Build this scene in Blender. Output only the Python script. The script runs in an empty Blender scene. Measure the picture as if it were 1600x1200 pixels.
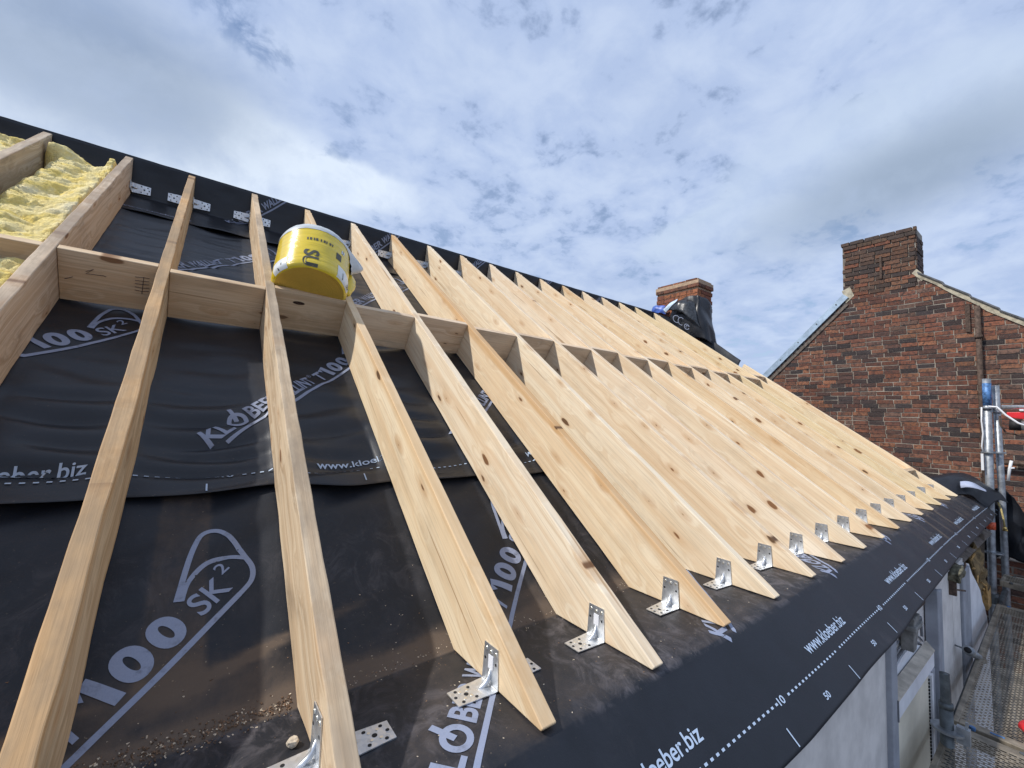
import bpy, bmesh, math, random
from mathutils import Vector, Matrix, noise
from math import sin, cos, radians, pi, sqrt, exp
random.seed(7)
SC = bpy.context.scene
COL = SC.collection

# ------------------------------------------------------------------ camera
cam_d = bpy.data.cameras.new('camera'); cam = bpy.data.objects.new('camera', cam_d); COL.objects.link(cam)
RX = Vector((0.80026833, -0.59817796, 0.04187756)); RD = Vector((0.0792782, 0.03631995, -0.99619066)); RF = Vector((0.59437831, 0.80053981, 0.07648818))
M = Matrix.Identity(4)
for i in range(3):
    M[i][0] = RX[i]; M[i][1] = -RD[i]; M[i][2] = -RF[i]
M.translation = Vector((0.95946, -0.88877, 0.82967))
cam.matrix_world = M
cam_d.sensor_width = 36; cam_d.lens = 662.01 / 1600 * 36; cam_d.clip_start = 0.02; cam_d.clip_end = 600
SC.camera = cam
SC.view_settings.view_transform = 'Standard'; SC.view_settings.look = 'None'
SC.view_settings.exposure = 0.16; SC.view_settings.gamma = 1.0

# ------------------------------------------------------------------ node helpers
def N(nt, typ, ins=None, **kw):
    n = nt.nodes.new(typ)
    for k, v in kw.items(): setattr(n, k, v)
    if ins:
        for k, v in ins.items():
            s = n.inputs[k]
            if isinstance(v, bpy.types.NodeSocket): nt.links.new(v, s)
            else: s.default_value = v
    return n
def math_(nt, op, a, b=None, c=None, clamp=False):
    n = nt.nodes.new('ShaderNodeMath'); n.operation = op; n.use_clamp = clamp
    for i, v in enumerate((a, b, c)):
        if v is None: continue
        if isinstance(v, bpy.types.NodeSocket): nt.links.new(v, n.inputs[i])
        else: n.inputs[i].default_value = v
    return n.outputs[0]
def mixc(nt, f, a, b, blend='MIX'):
    n = nt.nodes.new('ShaderNodeMix'); n.data_type = 'RGBA'; n.blend_type = blend; n.clamp_factor = True
    for s, v in ((n.inputs[0], f), (n.inputs[6], a), (n.inputs[7], b)):
        if isinstance(v, bpy.types.NodeSocket): nt.links.new(v, s)
        elif isinstance(v, (tuple, list)): s.default_value = (*v[:3], 1)
        else: s.default_value = v
    return n.outputs[2]
def ramp(nt, f, stops, interp='LINEAR'):
    n = nt.nodes.new('ShaderNodeValToRGB'); n.color_ramp.interpolation = interp
    el = n.color_ramp.elements
    while len(el) < len(stops): el.new(0.5)
    for e, (p, c) in zip(el, stops):
        e.position = p; e.color = (*c, 1) if isinstance(c, tuple) else (c, c, c, 1)
    nt.links.new(f, n.inputs[0]); return n.outputs[0]
def sstep(nt, v, a, b):
    n = nt.nodes.new('ShaderNodeMapRange'); n.interpolation_type = 'SMOOTHSTEP'
    nt.links.new(v, n.inputs[0]); n.inputs[1].default_value = a; n.inputs[2].default_value = b
    return n.outputs[0]
def vscale(nt, v, s, off=None):
    n = N(nt, 'ShaderNodeMapping', {'Vector': v, 'Scale': s})
    if off is not None: nt.links.new(off, n.inputs['Location'])
    return n.outputs[0]
def noise_(nt, v, scale, detail=4, rough=.55, dist=0, dim='3D'):
    n = N(nt, 'ShaderNodeTexNoise', {'Vector': v, 'Scale': scale, 'Detail': detail, 'Roughness': rough, 'Distortion': dist}, noise_dimensions=dim)
    return n.outputs[0]
def mat(name):
    m = bpy.data.materials.new(name); m.use_nodes = True; nt = m.node_tree
    b = nt.nodes['Principled BSDF']; return m, nt, b
def bump(nt, b, h, strength=.3, dist=.01):
    n = N(nt, 'ShaderNodeBump', {'Height': h, 'Strength': strength, 'Distance': dist}); nt.links.new(n.outputs[0], b.inputs['Normal'])
def setc(nt, b, c):
    if isinstance(c, bpy.types.NodeSocket): nt.links.new(c, b.inputs['Base Color'])
    else: b.inputs['Base Color'].default_value = (*c, 1)
def lnk(nt, s, b, name):
    if isinstance(s, bpy.types.NodeSocket): nt.links.new(s, b.inputs[name])
    else: b.inputs[name].default_value = s

# ------------------------------------------------------------------ world: sky with broken cloud
SUN_DIR = Vector((-.61, .252, .746)).normalized()
W = bpy.data.worlds.new('World'); SC.world = W; W.use_nodes = True
wt = W.node_tree; wt.nodes.clear()
sky = N(wt, 'ShaderNodeTexSky', sky_type='NISHITA', sun_disc=False)
sky.sun_elevation = math.asin(SUN_DIR.z); sky.sun_rotation = math.atan2(SUN_DIR.x, SUN_DIR.y)
sky.air_density = 1.0; sky.dust_density = 1.2; sky.ozone_density = 1.5
bg1 = N(wt, 'ShaderNodeBackground', {'Color': sky.outputs[0], 'Strength': 0.13})
tc = N(wt, 'ShaderNodeTexCoord').outputs['Generated']
sep = N(wt, 'ShaderNodeSeparateXYZ', {0: tc})
zz = math_(wt, 'ADD', math_(wt, 'MAXIMUM', sep.outputs[2], 0.0), 0.22)
px = math_(wt, 'DIVIDE', sep.outputs[0], zz); py = math_(wt, 'DIVIDE', sep.outputs[1], zz)
pl = N(wt, 'ShaderNodeCombineXYZ', {0: px, 1: py, 2: 0.0}).outputs[0]
n_big = noise_(wt, pl, 1.3, 4, .5, .3)
n_mid = noise_(wt, pl, 6.2, 9, .58, .25)
n_fin = noise_(wt, pl, 22, 7, .62, .3)
n_warp = noise_(wt, tc, 5.0, 7, .6, .2)
n_w2 = noise_(wt, tc, 14.0, 6, .6, .3)
cov = math_(wt, 'ADD', math_(wt, 'MULTIPLY', n_big, .20), math_(wt, 'ADD', math_(wt, 'MULTIPLY', n_mid, .55), math_(wt, 'MULTIPLY', n_fin, .25)))
cover = sstep(wt, cov, .36, .47)
def blob(c, a, ra, rb, warp=.5, lo=1.15, hi=.75):
    c = Vector(c).normalized(); a = Vector(a); a = (a - c * a.dot(c)).normalized(); b = c.cross(a)
    def dot(v, r):
        d = N(wt, 'ShaderNodeVectorMath', {0: N(wt, 'ShaderNodeVectorMath', {0: tc, 1: tuple(c)}, operation='SUBTRACT').outputs[0], 1: tuple(v / r)}, operation='DOT_PRODUCT').outputs['Value']
        return math_(wt, 'MULTIPLY', d, d)
    d = math_(wt, 'SQRT', math_(wt, 'ADD', dot(a, ra), dot(b, rb)))
    w = math_(wt, 'ADD', math_(wt, 'MULTIPLY', math_(wt, 'SUBTRACT', n_warp, .5), warp * 2.2), math_(wt, 'MULTIPLY', math_(wt, 'SUBTRACT', n_w2, .5), warp * .7))
    return sstep(wt, math_(wt, 'ADD', d, w), lo, hi)
skyx = Vector((.8003, -.5982, .0419)); upv = Vector((-.0793, -.0363, .9962))
GENERAL = (.42, .525, .755); BRIGHT = (.74, .83, .95); GREY = (.27, .35, .49)
ccol = mixc(wt, sstep(wt, n_mid, .38, .68), GENERAL, (.53, .63, .825))
bl = N(wt, 'ShaderNodeMapRange', {0: n_big, 1: .42, 2: .7, 3: 0.0, 4: .28})
ccol = mixc(wt, bl.outputs[0], ccol, (.42, .51, .69))
# bright puffs and grey-bellied clouds
L1 = blob((-.03, .885, .452), skyx + upv * -.35, .34, .10, .42)
L2 = blob((.2, .865, .455), skyx + upv * -.3, .16, .055, .5)
L0 = blob((-.16, .85, .50), skyx + upv * -.45, .27, .13, .32, 1.3, .35)
R1 = blob((.855, .20, .465), skyx + upv * .45, .28, .10, .45)
R2 = blob((.80, .42, .395), skyx + upv * .4, .17, .05, .5)
R0 = blob((.895, .15, .418), skyx + upv * .45, .24, .085, .4, 1.3, .3)
puffs = math_(wt, 'MAXIMUM', math_(wt, 'MAXIMUM', L1, L2), math_(wt, 'MAXIMUM', R1, R2))
L1b = math_(wt, 'MAXIMUM', L1, L2); R1b = math_(wt, 'MAXIMUM', R1, R2)
tex = N(wt, 'ShaderNodeMapRange', {0: math_(wt, 'ADD', math_(wt, 'MULTIPLY', n_warp, .6), math_(wt, 'MULTIPLY', n_w2, .4)), 1: .36, 2: .6, 3: .25, 4: 1.0}).outputs[0]
ccol = mixc(wt, math_(wt, 'MULTIPLY', math_(wt, 'MULTIPLY', L1b, tex), .9), ccol, BRIGHT)
ccol = mixc(wt, math_(wt, 'MULTIPLY', math_(wt, 'MULTIPLY', R1b, tex), .9), ccol, (.54, .645, .81))
ccol = mixc(wt, math_(wt, 'MULTIPLY', math_(wt, 'MULTIPLY', L0, math_(wt, 'ADD', .55, math_(wt, 'MULTIPLY', tex, .45))), .85), ccol, GREY)
ccol = mixc(wt, math_(wt, 'MULTIPLY', math_(wt, 'MULTIPLY', R0, math_(wt, 'ADD', .45, math_(wt, 'MULTIPLY', tex, .55))), .85), ccol, (.29, .37, .495))
cover = math_(wt, 'MAXIMUM', cover, math_(wt, 'MULTIPLY', puffs, .97))
cover = math_(wt, 'MAXIMUM', cover, math_(wt, 'MULTIPLY', L0, .97))
cover = math_(wt, 'ADD', math_(wt, 'MULTIPLY', cover, .60), .36)
gapb = math_(wt, 'MULTIPLY', blob((.03, .80, .60), skyx - upv * .9, .10, .05, 1.3, 1.0, .2), sstep(wt, n_w2, .45, .6))
cover = math_(wt, 'SUBTRACT', cover, math_(wt, 'MULTIPLY', gapb, .8), clamp=True)
bg2 = N(wt, 'ShaderNodeBackground', {'Color': ccol, 'Strength': 1.0})
mx = N(wt, 'ShaderNodeMixShader', {0: cover, 1: bg1.outputs[0], 2: bg2.outputs[0]})
wo = N(wt, 'ShaderNodeOutputWorld', {0: mx.outputs[0]})

sl = bpy.data.lights.new('sun', 'SUN'); sl.energy = 3.6; sl.angle = radians(1.2); sl.color = (1, .95, .88)
so = bpy.data.objects.new('sun', sl); COL.objects.link(so); so.rotation_euler = (-SUN_DIR).to_track_quat('-Z', 'Y').to_euler(); so.location = (0, 0, 20)

# ------------------------------------------------------------------ object helpers
def link(o, parent=None):
    COL.objects.link(o)
    if parent is not None: o.parent = parent
    return o
def tag(o, label=None, cat=None, group=None, kind=None):
    if label: o['label'] = label
    if cat: o['category'] = cat
    if group: o['group'] = group
    if kind: o['kind'] = kind
    return o
def empty(name, loc=(0, 0, 0), rot=(0, 0, 0)):
    o = bpy.data.objects.new(name, None); COL.objects.link(o); o.location = loc; o.rotation_euler = rot; o.empty_display_size = .1
    return o
def obj(name, data, mats, parent=None, smooth=False, attr=None):
    """data: bmesh or (verts, faces[, matidx])"""
    me = bpy.data.meshes.new(name)
    if isinstance(data, bmesh.types.BMesh): data.to_mesh(me); data.free()
    else:
        me.from_pydata([tuple(v) for v in data[0]], [], data[1])
        if len(data) > 2:
            for p, k in zip(me.polygons, data[2]): p.material_index = k
    if not isinstance(mats, (list, tuple)): mats = [mats]
    for m in mats: me.materials.append(m)
    if attr:
        for an, vals in attr.items():
            if isinstance(vals[0], (tuple, list)):
                a = me.color_attributes.new(an, 'FLOAT_COLOR', 'POINT')
                for i, v in enumerate(vals): a.data[i].color = (*v, 1)
            else:
                a = me.attributes.new(an, 'FLOAT', 'POINT')
                a.data.foreach_set('value', vals)
    if smooth:
        for p in me.polygons: p.use_smooth = True
    me.update()
    return link(bpy.data.objects.new(name, me), parent)
def bevel(o, w=.003, seg=2, ang=40):
    m = o.modifiers.new('bevel', 'BEVEL'); m.width = w; m.segments = seg; m.limit_method = 'ANGLE'; m.angle_limit = radians(ang); return o
class MB:
    def __init__(s): s.v = []; s.f = []; s.m = []
    def quad(s, pts, m=0):
        i = len(s.v); s.v += [Vector(p) for p in pts]; s.f.append(tuple(range(i, i + len(pts)))); s.m.append(m)
    def box(s, a, b, m=0, X=None):
        i = len(s.v)
        for x in (a[0], b[0]):
            for y in (a[1], b[1]):
                for z in (a[2], b[2]):
                    p = Vector((x, y, z)); s.v.append(X @ p if X is not None else p)
        for f in ((0, 1, 3, 2), (4, 6, 7, 5), (0, 4, 5, 1), (2, 3, 7, 6), (0, 2, 6, 4), (1, 5, 7, 3)):
            s.f.append(tuple(i + k for k in f)); s.m.append(m)
    def tube(s, pts, r, n=10, m=0, cap=True):
        pts = [Vector(p) for p in pts]; base = len(s.v); K = len(pts)
        rr = r if isinstance(r, (list, tuple)) else [r] * K
        up = None
        for k, p in enumerate(pts):
            t = (pts[min(k + 1, K - 1)] - pts[max(k - 1, 0)]).normalized()
            if up is None:
                up = Vector((0, 0, 1)) if abs(t.z) < .9 else Vector((1, 0, 0))
            a = t.cross(up).normalized(); up = a.cross(t).normalized(); b = up
            for j in range(n):
                an = 2 * pi * j / n; s.v.append(p + (a * cos(an) + b * sin(an)) * rr[k])
        for k in range(K - 1):
            for j in range(n):
                j2 = (j + 1) % n
                s.f.append((base + k * n + j, base + k * n + j2, base + (k + 1) * n + j2, base + (k + 1) * n + j)); s.m.append(m)
        if cap:
            s.f.append(tuple(base + j for j in range(n))[::-1]); s.m.append(m)
            s.f.append(tuple(base + (K - 1) * n + j for j in range(n))); s.m.append(m)
    def prism(s, poly, d, m=0):
        """poly: list of 3d points, extruded by vector d"""
        i = len(s.v); n = len(poly); d = Vector(d)
        s.v += [Vector(p) for p in poly] + [Vector(p) + d for p in poly]
        s.f.append(tuple(range(i, i + n))); s.m.append(m)
        s.f.append(tuple(range(i + n, i + 2 * n))[::-1]); s.m.append(m)
        for k in range(n):
            k2 = (k + 1) % n; s.f.append((i + k, i + k + n, i + k2 + n, i + k2)); s.m.append(m)
    def build(s, name, mats, parent=None, smooth=False):
        bm = bmesh.new(); vs = [bm.verts.new(v) for v in s.v]
        for f, mi in zip(s.f, s.m):
            try: fc = bm.faces.new([vs[k] for k in f]); fc.material_index = mi
            except ValueError: pass
        bmesh.ops.recalc_face_normals(bm, faces=bm.faces)
        return obj(name, bm, mats, parent, smooth)
def lerp(a, b, t): return a + (b - a) * t
def interp(x, X, Y):
    if x <= X[0]: return Y[0] + (x - X[0]) * (Y[1] - Y[0]) / (X[1] - X[0])
    for i in range(len(X) - 1):
        if x <= X[i + 1]: return lerp(Y[i], Y[i + 1], (x - X[i]) / (X[i + 1] - X[i]))
    return Y[-1] + (x - X[-1]) * (Y[-1] - Y[-2]) / (X[-1] - X[-2])
def sm(x, a, b):
    t = max(0, min(1, (x - a) / (b - a))); return t * t * (3 - 2 * t)
def nz(x, y=0, z=0): return noise.noise(Vector((x, y, z)))
def fbm(x, y, z=0, o=4):
    v = 0; a = 1; f = 1
    for i in range(o): v += a * nz(x * f, y * f, z + i * 7.3); a *= .5; f *= 2.03
    return v

# ------------------------------------------------------------------ roof geometry (metres)
AL = radians(35.746); SA, CA = sin(AL), cos(AL)
H = .2356; A0 = .3053; LR = 4.166; TH = .042
XS = [-.0056, .4088, .7756, 1.2016, 1.6104, 2.0124, 2.4148, 2.8120, 3.2128, 3.6092, 4.0, 4.3904, 4.7920, 5.1712, 5.5748, 5.9660, 6.3576, 6.8432, 7.2532]
UN = [2.142, 2.142, 2.148, 2.112, 2.157, 2.104, 2.148, 2.103, 2.147, 2.104, 2.149, 2.103, 2.158, 2.112, 2.163, 2.128, 2.174, 2.142, 2.27]
LU = [-.017, -.012, -.004, -.009, -.014, .003, .006, .003, .006, .014, .005, 0, .008, .005, .008, .007, .002, -.011, -1.534]
TX = [-1, 1.2, 1.6, 2, 2.4, 2.8, 3.2, 3.6, 4, 4.4, 4.8, 5.17, 5.57, 6, 6.36, 6.84, 7.25, 9]
TU = [-.09, -.052, -.04, -.037, -.025, -.02, -.013, -.013, -.003, .002, .012, .019, .025, .026, .035, .042, .045, .06]
def tu(x): return interp(x, TX, TU)
def F(x, u, n): return Vector((x, u * CA - n * SA, u * SA + n * CA))
def heel(x): return A0 + tu(x)
def zdeck(x): return heel(x) * SA
CXs = [1.782, 1.981, 2.405, 2.818, 4.567, 5.589, 6.649, 7.8]; CYs = [-.174, -.168, -.175, -.172, -.135, -.116, -.105, -.10]
def ycrease(x): return interp(x, CXs, CYs) if x > 1.782 else -.174 - (1.782 - x) * .012
B39 = radians(39)
def bayf(x):
    if x <= XS[0]: return sin(pi * ((x - XS[0]) / .41 % 1))
    for i in range(18):
        if x < XS[i + 1]:
            t = (x - XS[i] - TH) / (XS[i + 1] - XS[i] - TH); return sin(pi * max(0, min(1, t)))
    return .3
def Wr(x, u):
    """sag and wrinkles of the upper sheet (<=0)"""
    s = bayf(x)
    xx = x + .35 * nz(x * .9, u * .6, 4)
    r1 = abs(nz(xx * 1.1, (u + .10 * nz(x * 1.3, u, 8)) * 7.5, 1)); r2 = nz(xx * 2.2, u * 17, 5)
    low = exp(-((u - 1.15) / .28) ** 2)
    amp = .010 + .038 * low
    v = (.005 + amp * (1.0 - 2.8 * min(.34, r1)) + .0025 * (r2 + .6)) * (.25 + .75 * s) + .002 * nz(x * 9, u * 14, 3) + .003
    v += (1 - low) * .008 * s * (.5 + nz(x * 2.5 + u * 2.5, u * 1.2, 12))
    v *= lerp(.30, 1, sm(u, .93, 1.10))
    return -max(.001, v) if s > .02 else -.002
def Wl(x, u):
    s = bayf(x)
    q = u * 5 - x * 3.2
    r = abs(nz(x * 1.4 + 3, q * 1.2, 2)); r2 = nz(x * 2 + u * 3, q * 2.4, 6)
    v = (.005 + .014 * (1 - 2.2 * min(.45, r)) + .003 * (r2 + .5)) * (.2 + .8 * s) * sm(u, .18, .5) + .003
    return -max(.001, v) - .014 * sm(u, .84, .95) * (.5 + .5 * s) - .055 * sm(u, .965, 1.12) - .006 * sm(u, .8, .9)
def lowsheet(x, v, off=0):
    """unrolled lower sheet: v>0 slope, 0 heel line, v<0 deck, then strip over the eave"""
    hy = heel(x) * CA; wd = hy - ycrease(x)
    if v > .0:
        n = Wl(x, v + heel(x)) * sm(v, 0, .05) + off
        p = F(x, v + heel(x), n); 
        return p
    if v > -wd:
        z = zdeck(x) - .0035 + off + .0022 * nz(x * 5, v * 8, 3) * sm(-v, 0, .05)
        t = (-v) / wd
        z -= .006 * sm(t, .9, 1.0)
        return Vector((x, hy + v, z))
    s = -v - wd
    e = sm(s, 0, .03)
    bulge = .005 * sin(min(1, s / .3) * pi) * (1 + nz(x * 2, s * 3, 9)) + .006 * e * nz(x * 1.7, s * 2, 4) + .003 * e * nz(x * 5 + s * 6, s * 5, 7)
    p = Vector((x, ycrease(x) - cos(B39) * s, zdeck(x) - .0095 - sin(B39) * s + .0 * e))
    nrm = Vector((0, -sin(B39), cos(B39)))
    return p + nrm * (bulge + off)
def wdeck(x): return heel(x) * CA - ycrease(x)
def upsheet(x, u, off=0): 
    lift = .004 * (1 - sm(u, .93, 1.02)) * (.5 + nz(x * 4, 0, 2)) * bayf(x)
    return F(x, u, Wr(x, u) + lift + off)
UB, UT = 4.045, 4.166
def ridgesheet(x, w, off=0):
    """w=0 at u=3.66 ; rises upright after w=.385"""
    s = bayf(x); L1 = UB - 3.66
    if w < L1:
        u = 3.66 + w
        n = -.001 - .004 * s + .011 * s * sm(w, .15, 0) * (.7 + 1.5 * nz(x * 3.3, 1, 1)) + .004 * s * nz(x * 6, w * 8, 2)
        return F(x, u, n + off)
    hgt = H + .012; t = w - L1; Lh = sqrt(hgt ** 2 + (UT - UB) ** 2)
    if t < Lh:
        k = t / Lh
        p = F(x, lerp(UB, UT, k), hgt * k)
        bn = Vector((0, -.89, .46))
        return p + bn * (off - .012 * s * sin(pi * k) * (.7 + .8 * nz(x * 3 + k, k * 2, 6)) + .003 * s * nz(x * 9, k * 6, 3))
    t -= Lh
    p = F(x, UT, hgt)
    return p + Vector((0, t, -.25 * t * t * 4 if t < .2 else -.04 - (t - .2) * .72)) + Vector((0, 0, off * .5 + .003 * nz(x * 3, t)))
def gridmesh(fn, xs, ys):
    vs = [fn(x, y) for y in ys for x in xs]; nx = len(xs)
    fs = [(j * nx + i, j * nx + i + 1, (j + 1) * nx + i + 1, (j + 1) * nx + i) for j in range(len(ys) - 1) for i in range(nx - 1)]
    return vs, fs
def frange(a, b, st):
    n = max(1, int(round(abs(b - a) / st))); return [a + (b - a) * i / n for i in range(n + 1)]

# ------------------------------------------------------------------ materials
def wood_mat(name, light, dark, weather=0., knots=1., topgrey=0.):
    m, nt, b = mat(name)
    oi = N(nt, 'ShaderNodeObjectInfo'); tc = N(nt, 'ShaderNodeTexCoord')
    rnd = oi.outputs['Random']
    off = N(nt, 'ShaderNodeCombineXYZ', {0: math_(nt, 'MULTIPLY', rnd, 31.0), 1: math_(nt, 'MULTIPLY', rnd, 57.0), 2: math_(nt, 'MULTIPLY', rnd, 17.0)}).outputs[0]
    P = N(nt, 'ShaderNodeVectorMath', {0: tc.outputs['Object'], 1: off}, operation='ADD').outputs[0]
    sp = N(nt, 'ShaderNodeSeparateXYZ', {0: P})
    # knots in the (y, z) plane
    kv = N(nt, 'ShaderNodeCombineXYZ', {0: math_(nt, 'MULTIPLY', sp.outputs[1], 3.3), 1: math_(nt, 'MULTIPLY', sp.outputs[2], 9.0), 2: 0.0}).outputs[0]
    kv = N(nt, 'ShaderNodeVectorMath', {0: kv, 1: N(nt, 'ShaderNodeVectorMath', {0: N(nt, 'ShaderNodeTexNoise', {'Vector': kv, 'Scale': 5.0, 'Detail': 1.0}).outputs['Color'], 1: (.10, .10, .1)}, operation='MULTIPLY').outputs[0]}, operation='ADD').outputs[0]
    vo = N(nt, 'ShaderNodeTexVoronoi', {'Vector': kv, 'Scale': 1.0, 'Randomness': 1.0}, voronoi_dimensions='2D')
    d = vo.outputs['Distance']; vc = N(nt, 'ShaderNodeSeparateColor', {0: vo.outputs['Color']})
    size = math_(nt, 'MULTIPLY', math_(nt, 'MULTIPLY', sstep(nt, vc.outputs[0], .30, .9), vc.outputs[2]), .13)
    kn = math_(nt, 'SUBTRACT', 1.0, sstep(nt, math_(nt, 'SUBTRACT', d, size), -.03, .015))
    kn = math_(nt, 'MULTIPLY', kn, math_(nt, 'GREATER_THAN', size, .008))
    halo = math_(nt, 'MULTIPLY', math_(nt, 'SUBTRACT', 1.0, sstep(nt, d, .03, .26)), math_(nt, 'GREATER_THAN', size, .008))
    # grain, bent round the knots
    bend = math_(nt, 'MULTIPLY', math_(nt, 'SUBTRACT', 1.0, sstep(nt, d, .0, .42)), .055)
    lowf = noise_(nt, vscale(nt, P, (3, .55, 3)), 1.0, 2, .5)
    zc = math_(nt, 'ADD', sp.outputs[2], math_(nt, 'ADD', bend, math_(nt, 'MULTIPLY', lowf, .16)))
    gv = N(nt, 'ShaderNodeCombineXYZ', {0: math_(nt, 'MULTIPLY', sp.outputs[0], 22.0), 1: math_(nt, 'MULTIPLY', sp.outputs[1], .5), 2: math_(nt, 'MULTIPLY', zc, 34.0)}).outputs[0]
    g1 = noise_(nt, gv, 1.0, 3, .55, .2)
    g2 = noise_(nt, vscale(nt, P, (160, 3.2, 160)), 1.0, 3, .6)
    g3 = noise_(nt, vscale(nt, P, (4, 1.3, 6)), 1.0, 4, .6)
    c = mixc(nt, sstep(nt, g1, .40, .62), light, dark)
    c = mixc(nt, math_(nt, 'MULTIPLY', sstep(nt, g2, .45, .72), .55), c, tuple(k * .72 for k in dark))
    c = mixc(nt, math_(nt, 'MULTIPLY', sstep(nt, g3, .45, .72), .35), c, (light[0] * 1.02, light[1] * .93, light[2] * .80))
    c = mixc(nt, math_(nt, 'MULTIPLY', halo, .50 * knots), c, (.50, .29, .14))
    sv = noise_(nt, vscale(nt, P, (30, 1.1, 46)), 1.0, 2, .5, .1)
    c = mixc(nt, math_(nt, 'MULTIPLY', sstep(nt, sv, .66, .76), .75), c, (.33, .19, .09))
    su = noise_(nt, vscale(nt, P, (9, .7, 11)), 1.0, 3, .5)
    c = mixc(nt, math_(nt, 'MULTIPLY', sstep(nt, su, .52, .70), .38), c, (.68, .47, .28))
    lz = N(nt, 'ShaderNodeSeparateXYZ', {0: tc.outputs['Object']}).outputs
    stn = math_(nt, 'MULTIPLY', sstep(nt, math_(nt, 'ADD', lz[2], math_(nt, 'MULTIPLY', math_(nt, 'SUBTRACT', su, .5), .10)), .185, .225), math_(nt, 'SUBTRACT', 1.0, oi.outputs['Alpha']))
    c = mixc(nt, stn, c, (.56, .32, .125))
    c = mixc(nt, math_(nt, 'MULTIPLY', kn, .92 * knots), c, mixc(nt, vc.outputs[1], (.24, .10, .035), (.09, .045, .022)))
    # handling dirt, saw marks
    dn = noise_(nt, vscale(nt, P, (7, 2.6, 7)), 1.0, 6, .68)
    dirt = math_(nt, 'MULTIPLY', sstep(nt, dn, .50, .74), .16 + .75 * weather)
    c = mixc(nt, dirt, c, (.20, .155, .115))
    if topgrey:
        tn = N(nt, 'ShaderNodeSeparateXYZ', {0: tc.outputs['Normal']}).outputs[2]
        tf = math_(nt, 'MULTIPLY', math_(nt, 'GREATER_THAN', tn, .7), math_(nt, 'MULTIPLY', sstep(nt, noise_(nt, vscale(nt, P, (5, 1.6, 5)), 1, 5, .7), .3, .62), topgrey))
        c = mixc(nt, tf, c, (.30, .245, .19))
    c = mixc(nt, 1.0, c, oi.outputs['Color'], 'MULTIPLY')
    setc(nt, b, c); b.inputs['Roughness'].default_value = .72; b.inputs['Specular IOR Level'].default_value = .25
    bump(nt, b, math_(nt, 'ADD', math_(nt, 'MULTIPLY', g2, .8), math_(nt, 'ADD', math_(nt, 'MULTIPLY', g1, .5), math_(nt, 'MULTIPLY', dn, .5 + weather))), .6, .0022)
    return m
M_wood = wood_mat('new_spruce', (.84, .725, .56), (.755, .605, .43), 0., 1.0)
M_woodold = wood_mat('weathered_spruce', (.70, .59, .445), (.54, .415, .285), .62, .9, .75)
M_nog = wood_mat('nogging_spruce', (.70, .54, .36), (.60, .43, .265), .3, .9)

def membrane_mat(name, base, dustcol, rough=.42, spec=.45):
    m, nt, b = mat(name)
    tc = N(nt, 'ShaderNodeTexCoord').outputs['Object']
    at = N(nt, 'ShaderNodeAttribute', attribute_name='dust').outputs['Fac']
    n1 = noise_(nt, tc, 6, 8, .68, .3); n2 = noise_(nt, vscale(nt, tc, (30, 12, 12)), 1, 5, .7); n3 = noise_(nt, tc, 240, 2, .5)
    n4 = noise_(nt, vscale(nt, tc, (2.2, 9, 9)), 1, 6, .7, .8)
    v = math_(nt, 'ADD', math_(nt, 'MULTIPLY', n1, .55), math_(nt, 'ADD', math_(nt, 'MULTIPLY', n2, .2), math_(nt, 'MULTIPLY', n4, .25)))
    f = math_(nt, 'ADD', math_(nt, 'MULTIPLY', at, 1.0), math_(nt, 'MULTIPLY', math_(nt, 'SUBTRACT', v, .5), 2.4))
    f = math_(nt, 'MULTIPLY', sstep(nt, f, .18, 1.15), math_(nt, 'ADD', .15, at), clamp=True)
    col = mixc(nt, sstep(nt, n1, .3, .7), base, tuple(k * 1.5 for k in base))
    c = mixc(nt, f, col, mixc(nt, n4, dustcol, tuple(k * .55 for k in dustcol)))
    sp = sstep(nt, noise_(nt, tc, 130, 1, .5), .735, .77)
    c = mixc(nt, math_(nt, 'MULTIPLY', sp, math_(nt, 'MULTIPLY', at, .5)), c, (.42, .33, .22))
    sa = N(nt, 'ShaderNodeAttribute', attribute_name='scuff').outputs['Fac']
    sn = noise_(nt, vscale(nt, tc, (14, 10, 10)), 1, 8, .72, 1.2)
    c = mixc(nt, math_(nt, 'MULTIPLY', sstep(nt, sn, .44, .70), math_(nt, 'MULTIPLY', sa, .75)), c, (.17, .155, .165))
    setc(nt, b, c)
    b.inputs['Specular IOR Level'].default_value = spec
    lnk(nt, math_(nt, 'ADD', rough, math_(nt, 'ADD', math_(nt, 'MULTIPLY', f, .35), math_(nt, 'MULTIPLY', n1, .12))), b, 'Roughness')
    bump(nt, b, math_(nt, 'ADD', math_(nt, 'MULTIPLY', n3, .25), math_(nt, 'ADD', math_(nt, 'MULTIPLY', n1, .8), math_(nt, 'MULTIPLY', n4, .8))), .28, .004)
    return m
M_mem = membrane_mat('underlay_membrane', (.0085, .010, .0140), (.10, .078, .06), .34, .45)
M_memlow = membrane_mat('underlay_membrane_dusty', (.0075, .0092, .0135), (.15, .112, .084), .44, .38)
m, nt, b = mat('print_ink'); M_ink = m
tcn = N(nt, 'ShaderNodeTexCoord').outputs['Object']; nn_ = noise_(nt, tcn, 22, 7, .7); n5 = noise_(nt, tcn, 300, 2, .5)
fd = math_(nt, 'MULTIPLY', sstep(nt, nn_, .52, .76), .75)
setc(nt, b, mixc(nt, fd, mixc(nt, n5, (.20, .235, .33), (.27, .31, .42)), (.05, .05, .06))); b.inputs['Roughness'].default_value = .5
m, nt, b = mat('print_ink_bright'); M_ink2 = m
setc(nt, b, (.42, .52, .66)); b.inputs['Roughness'].default_value = .5

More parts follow.
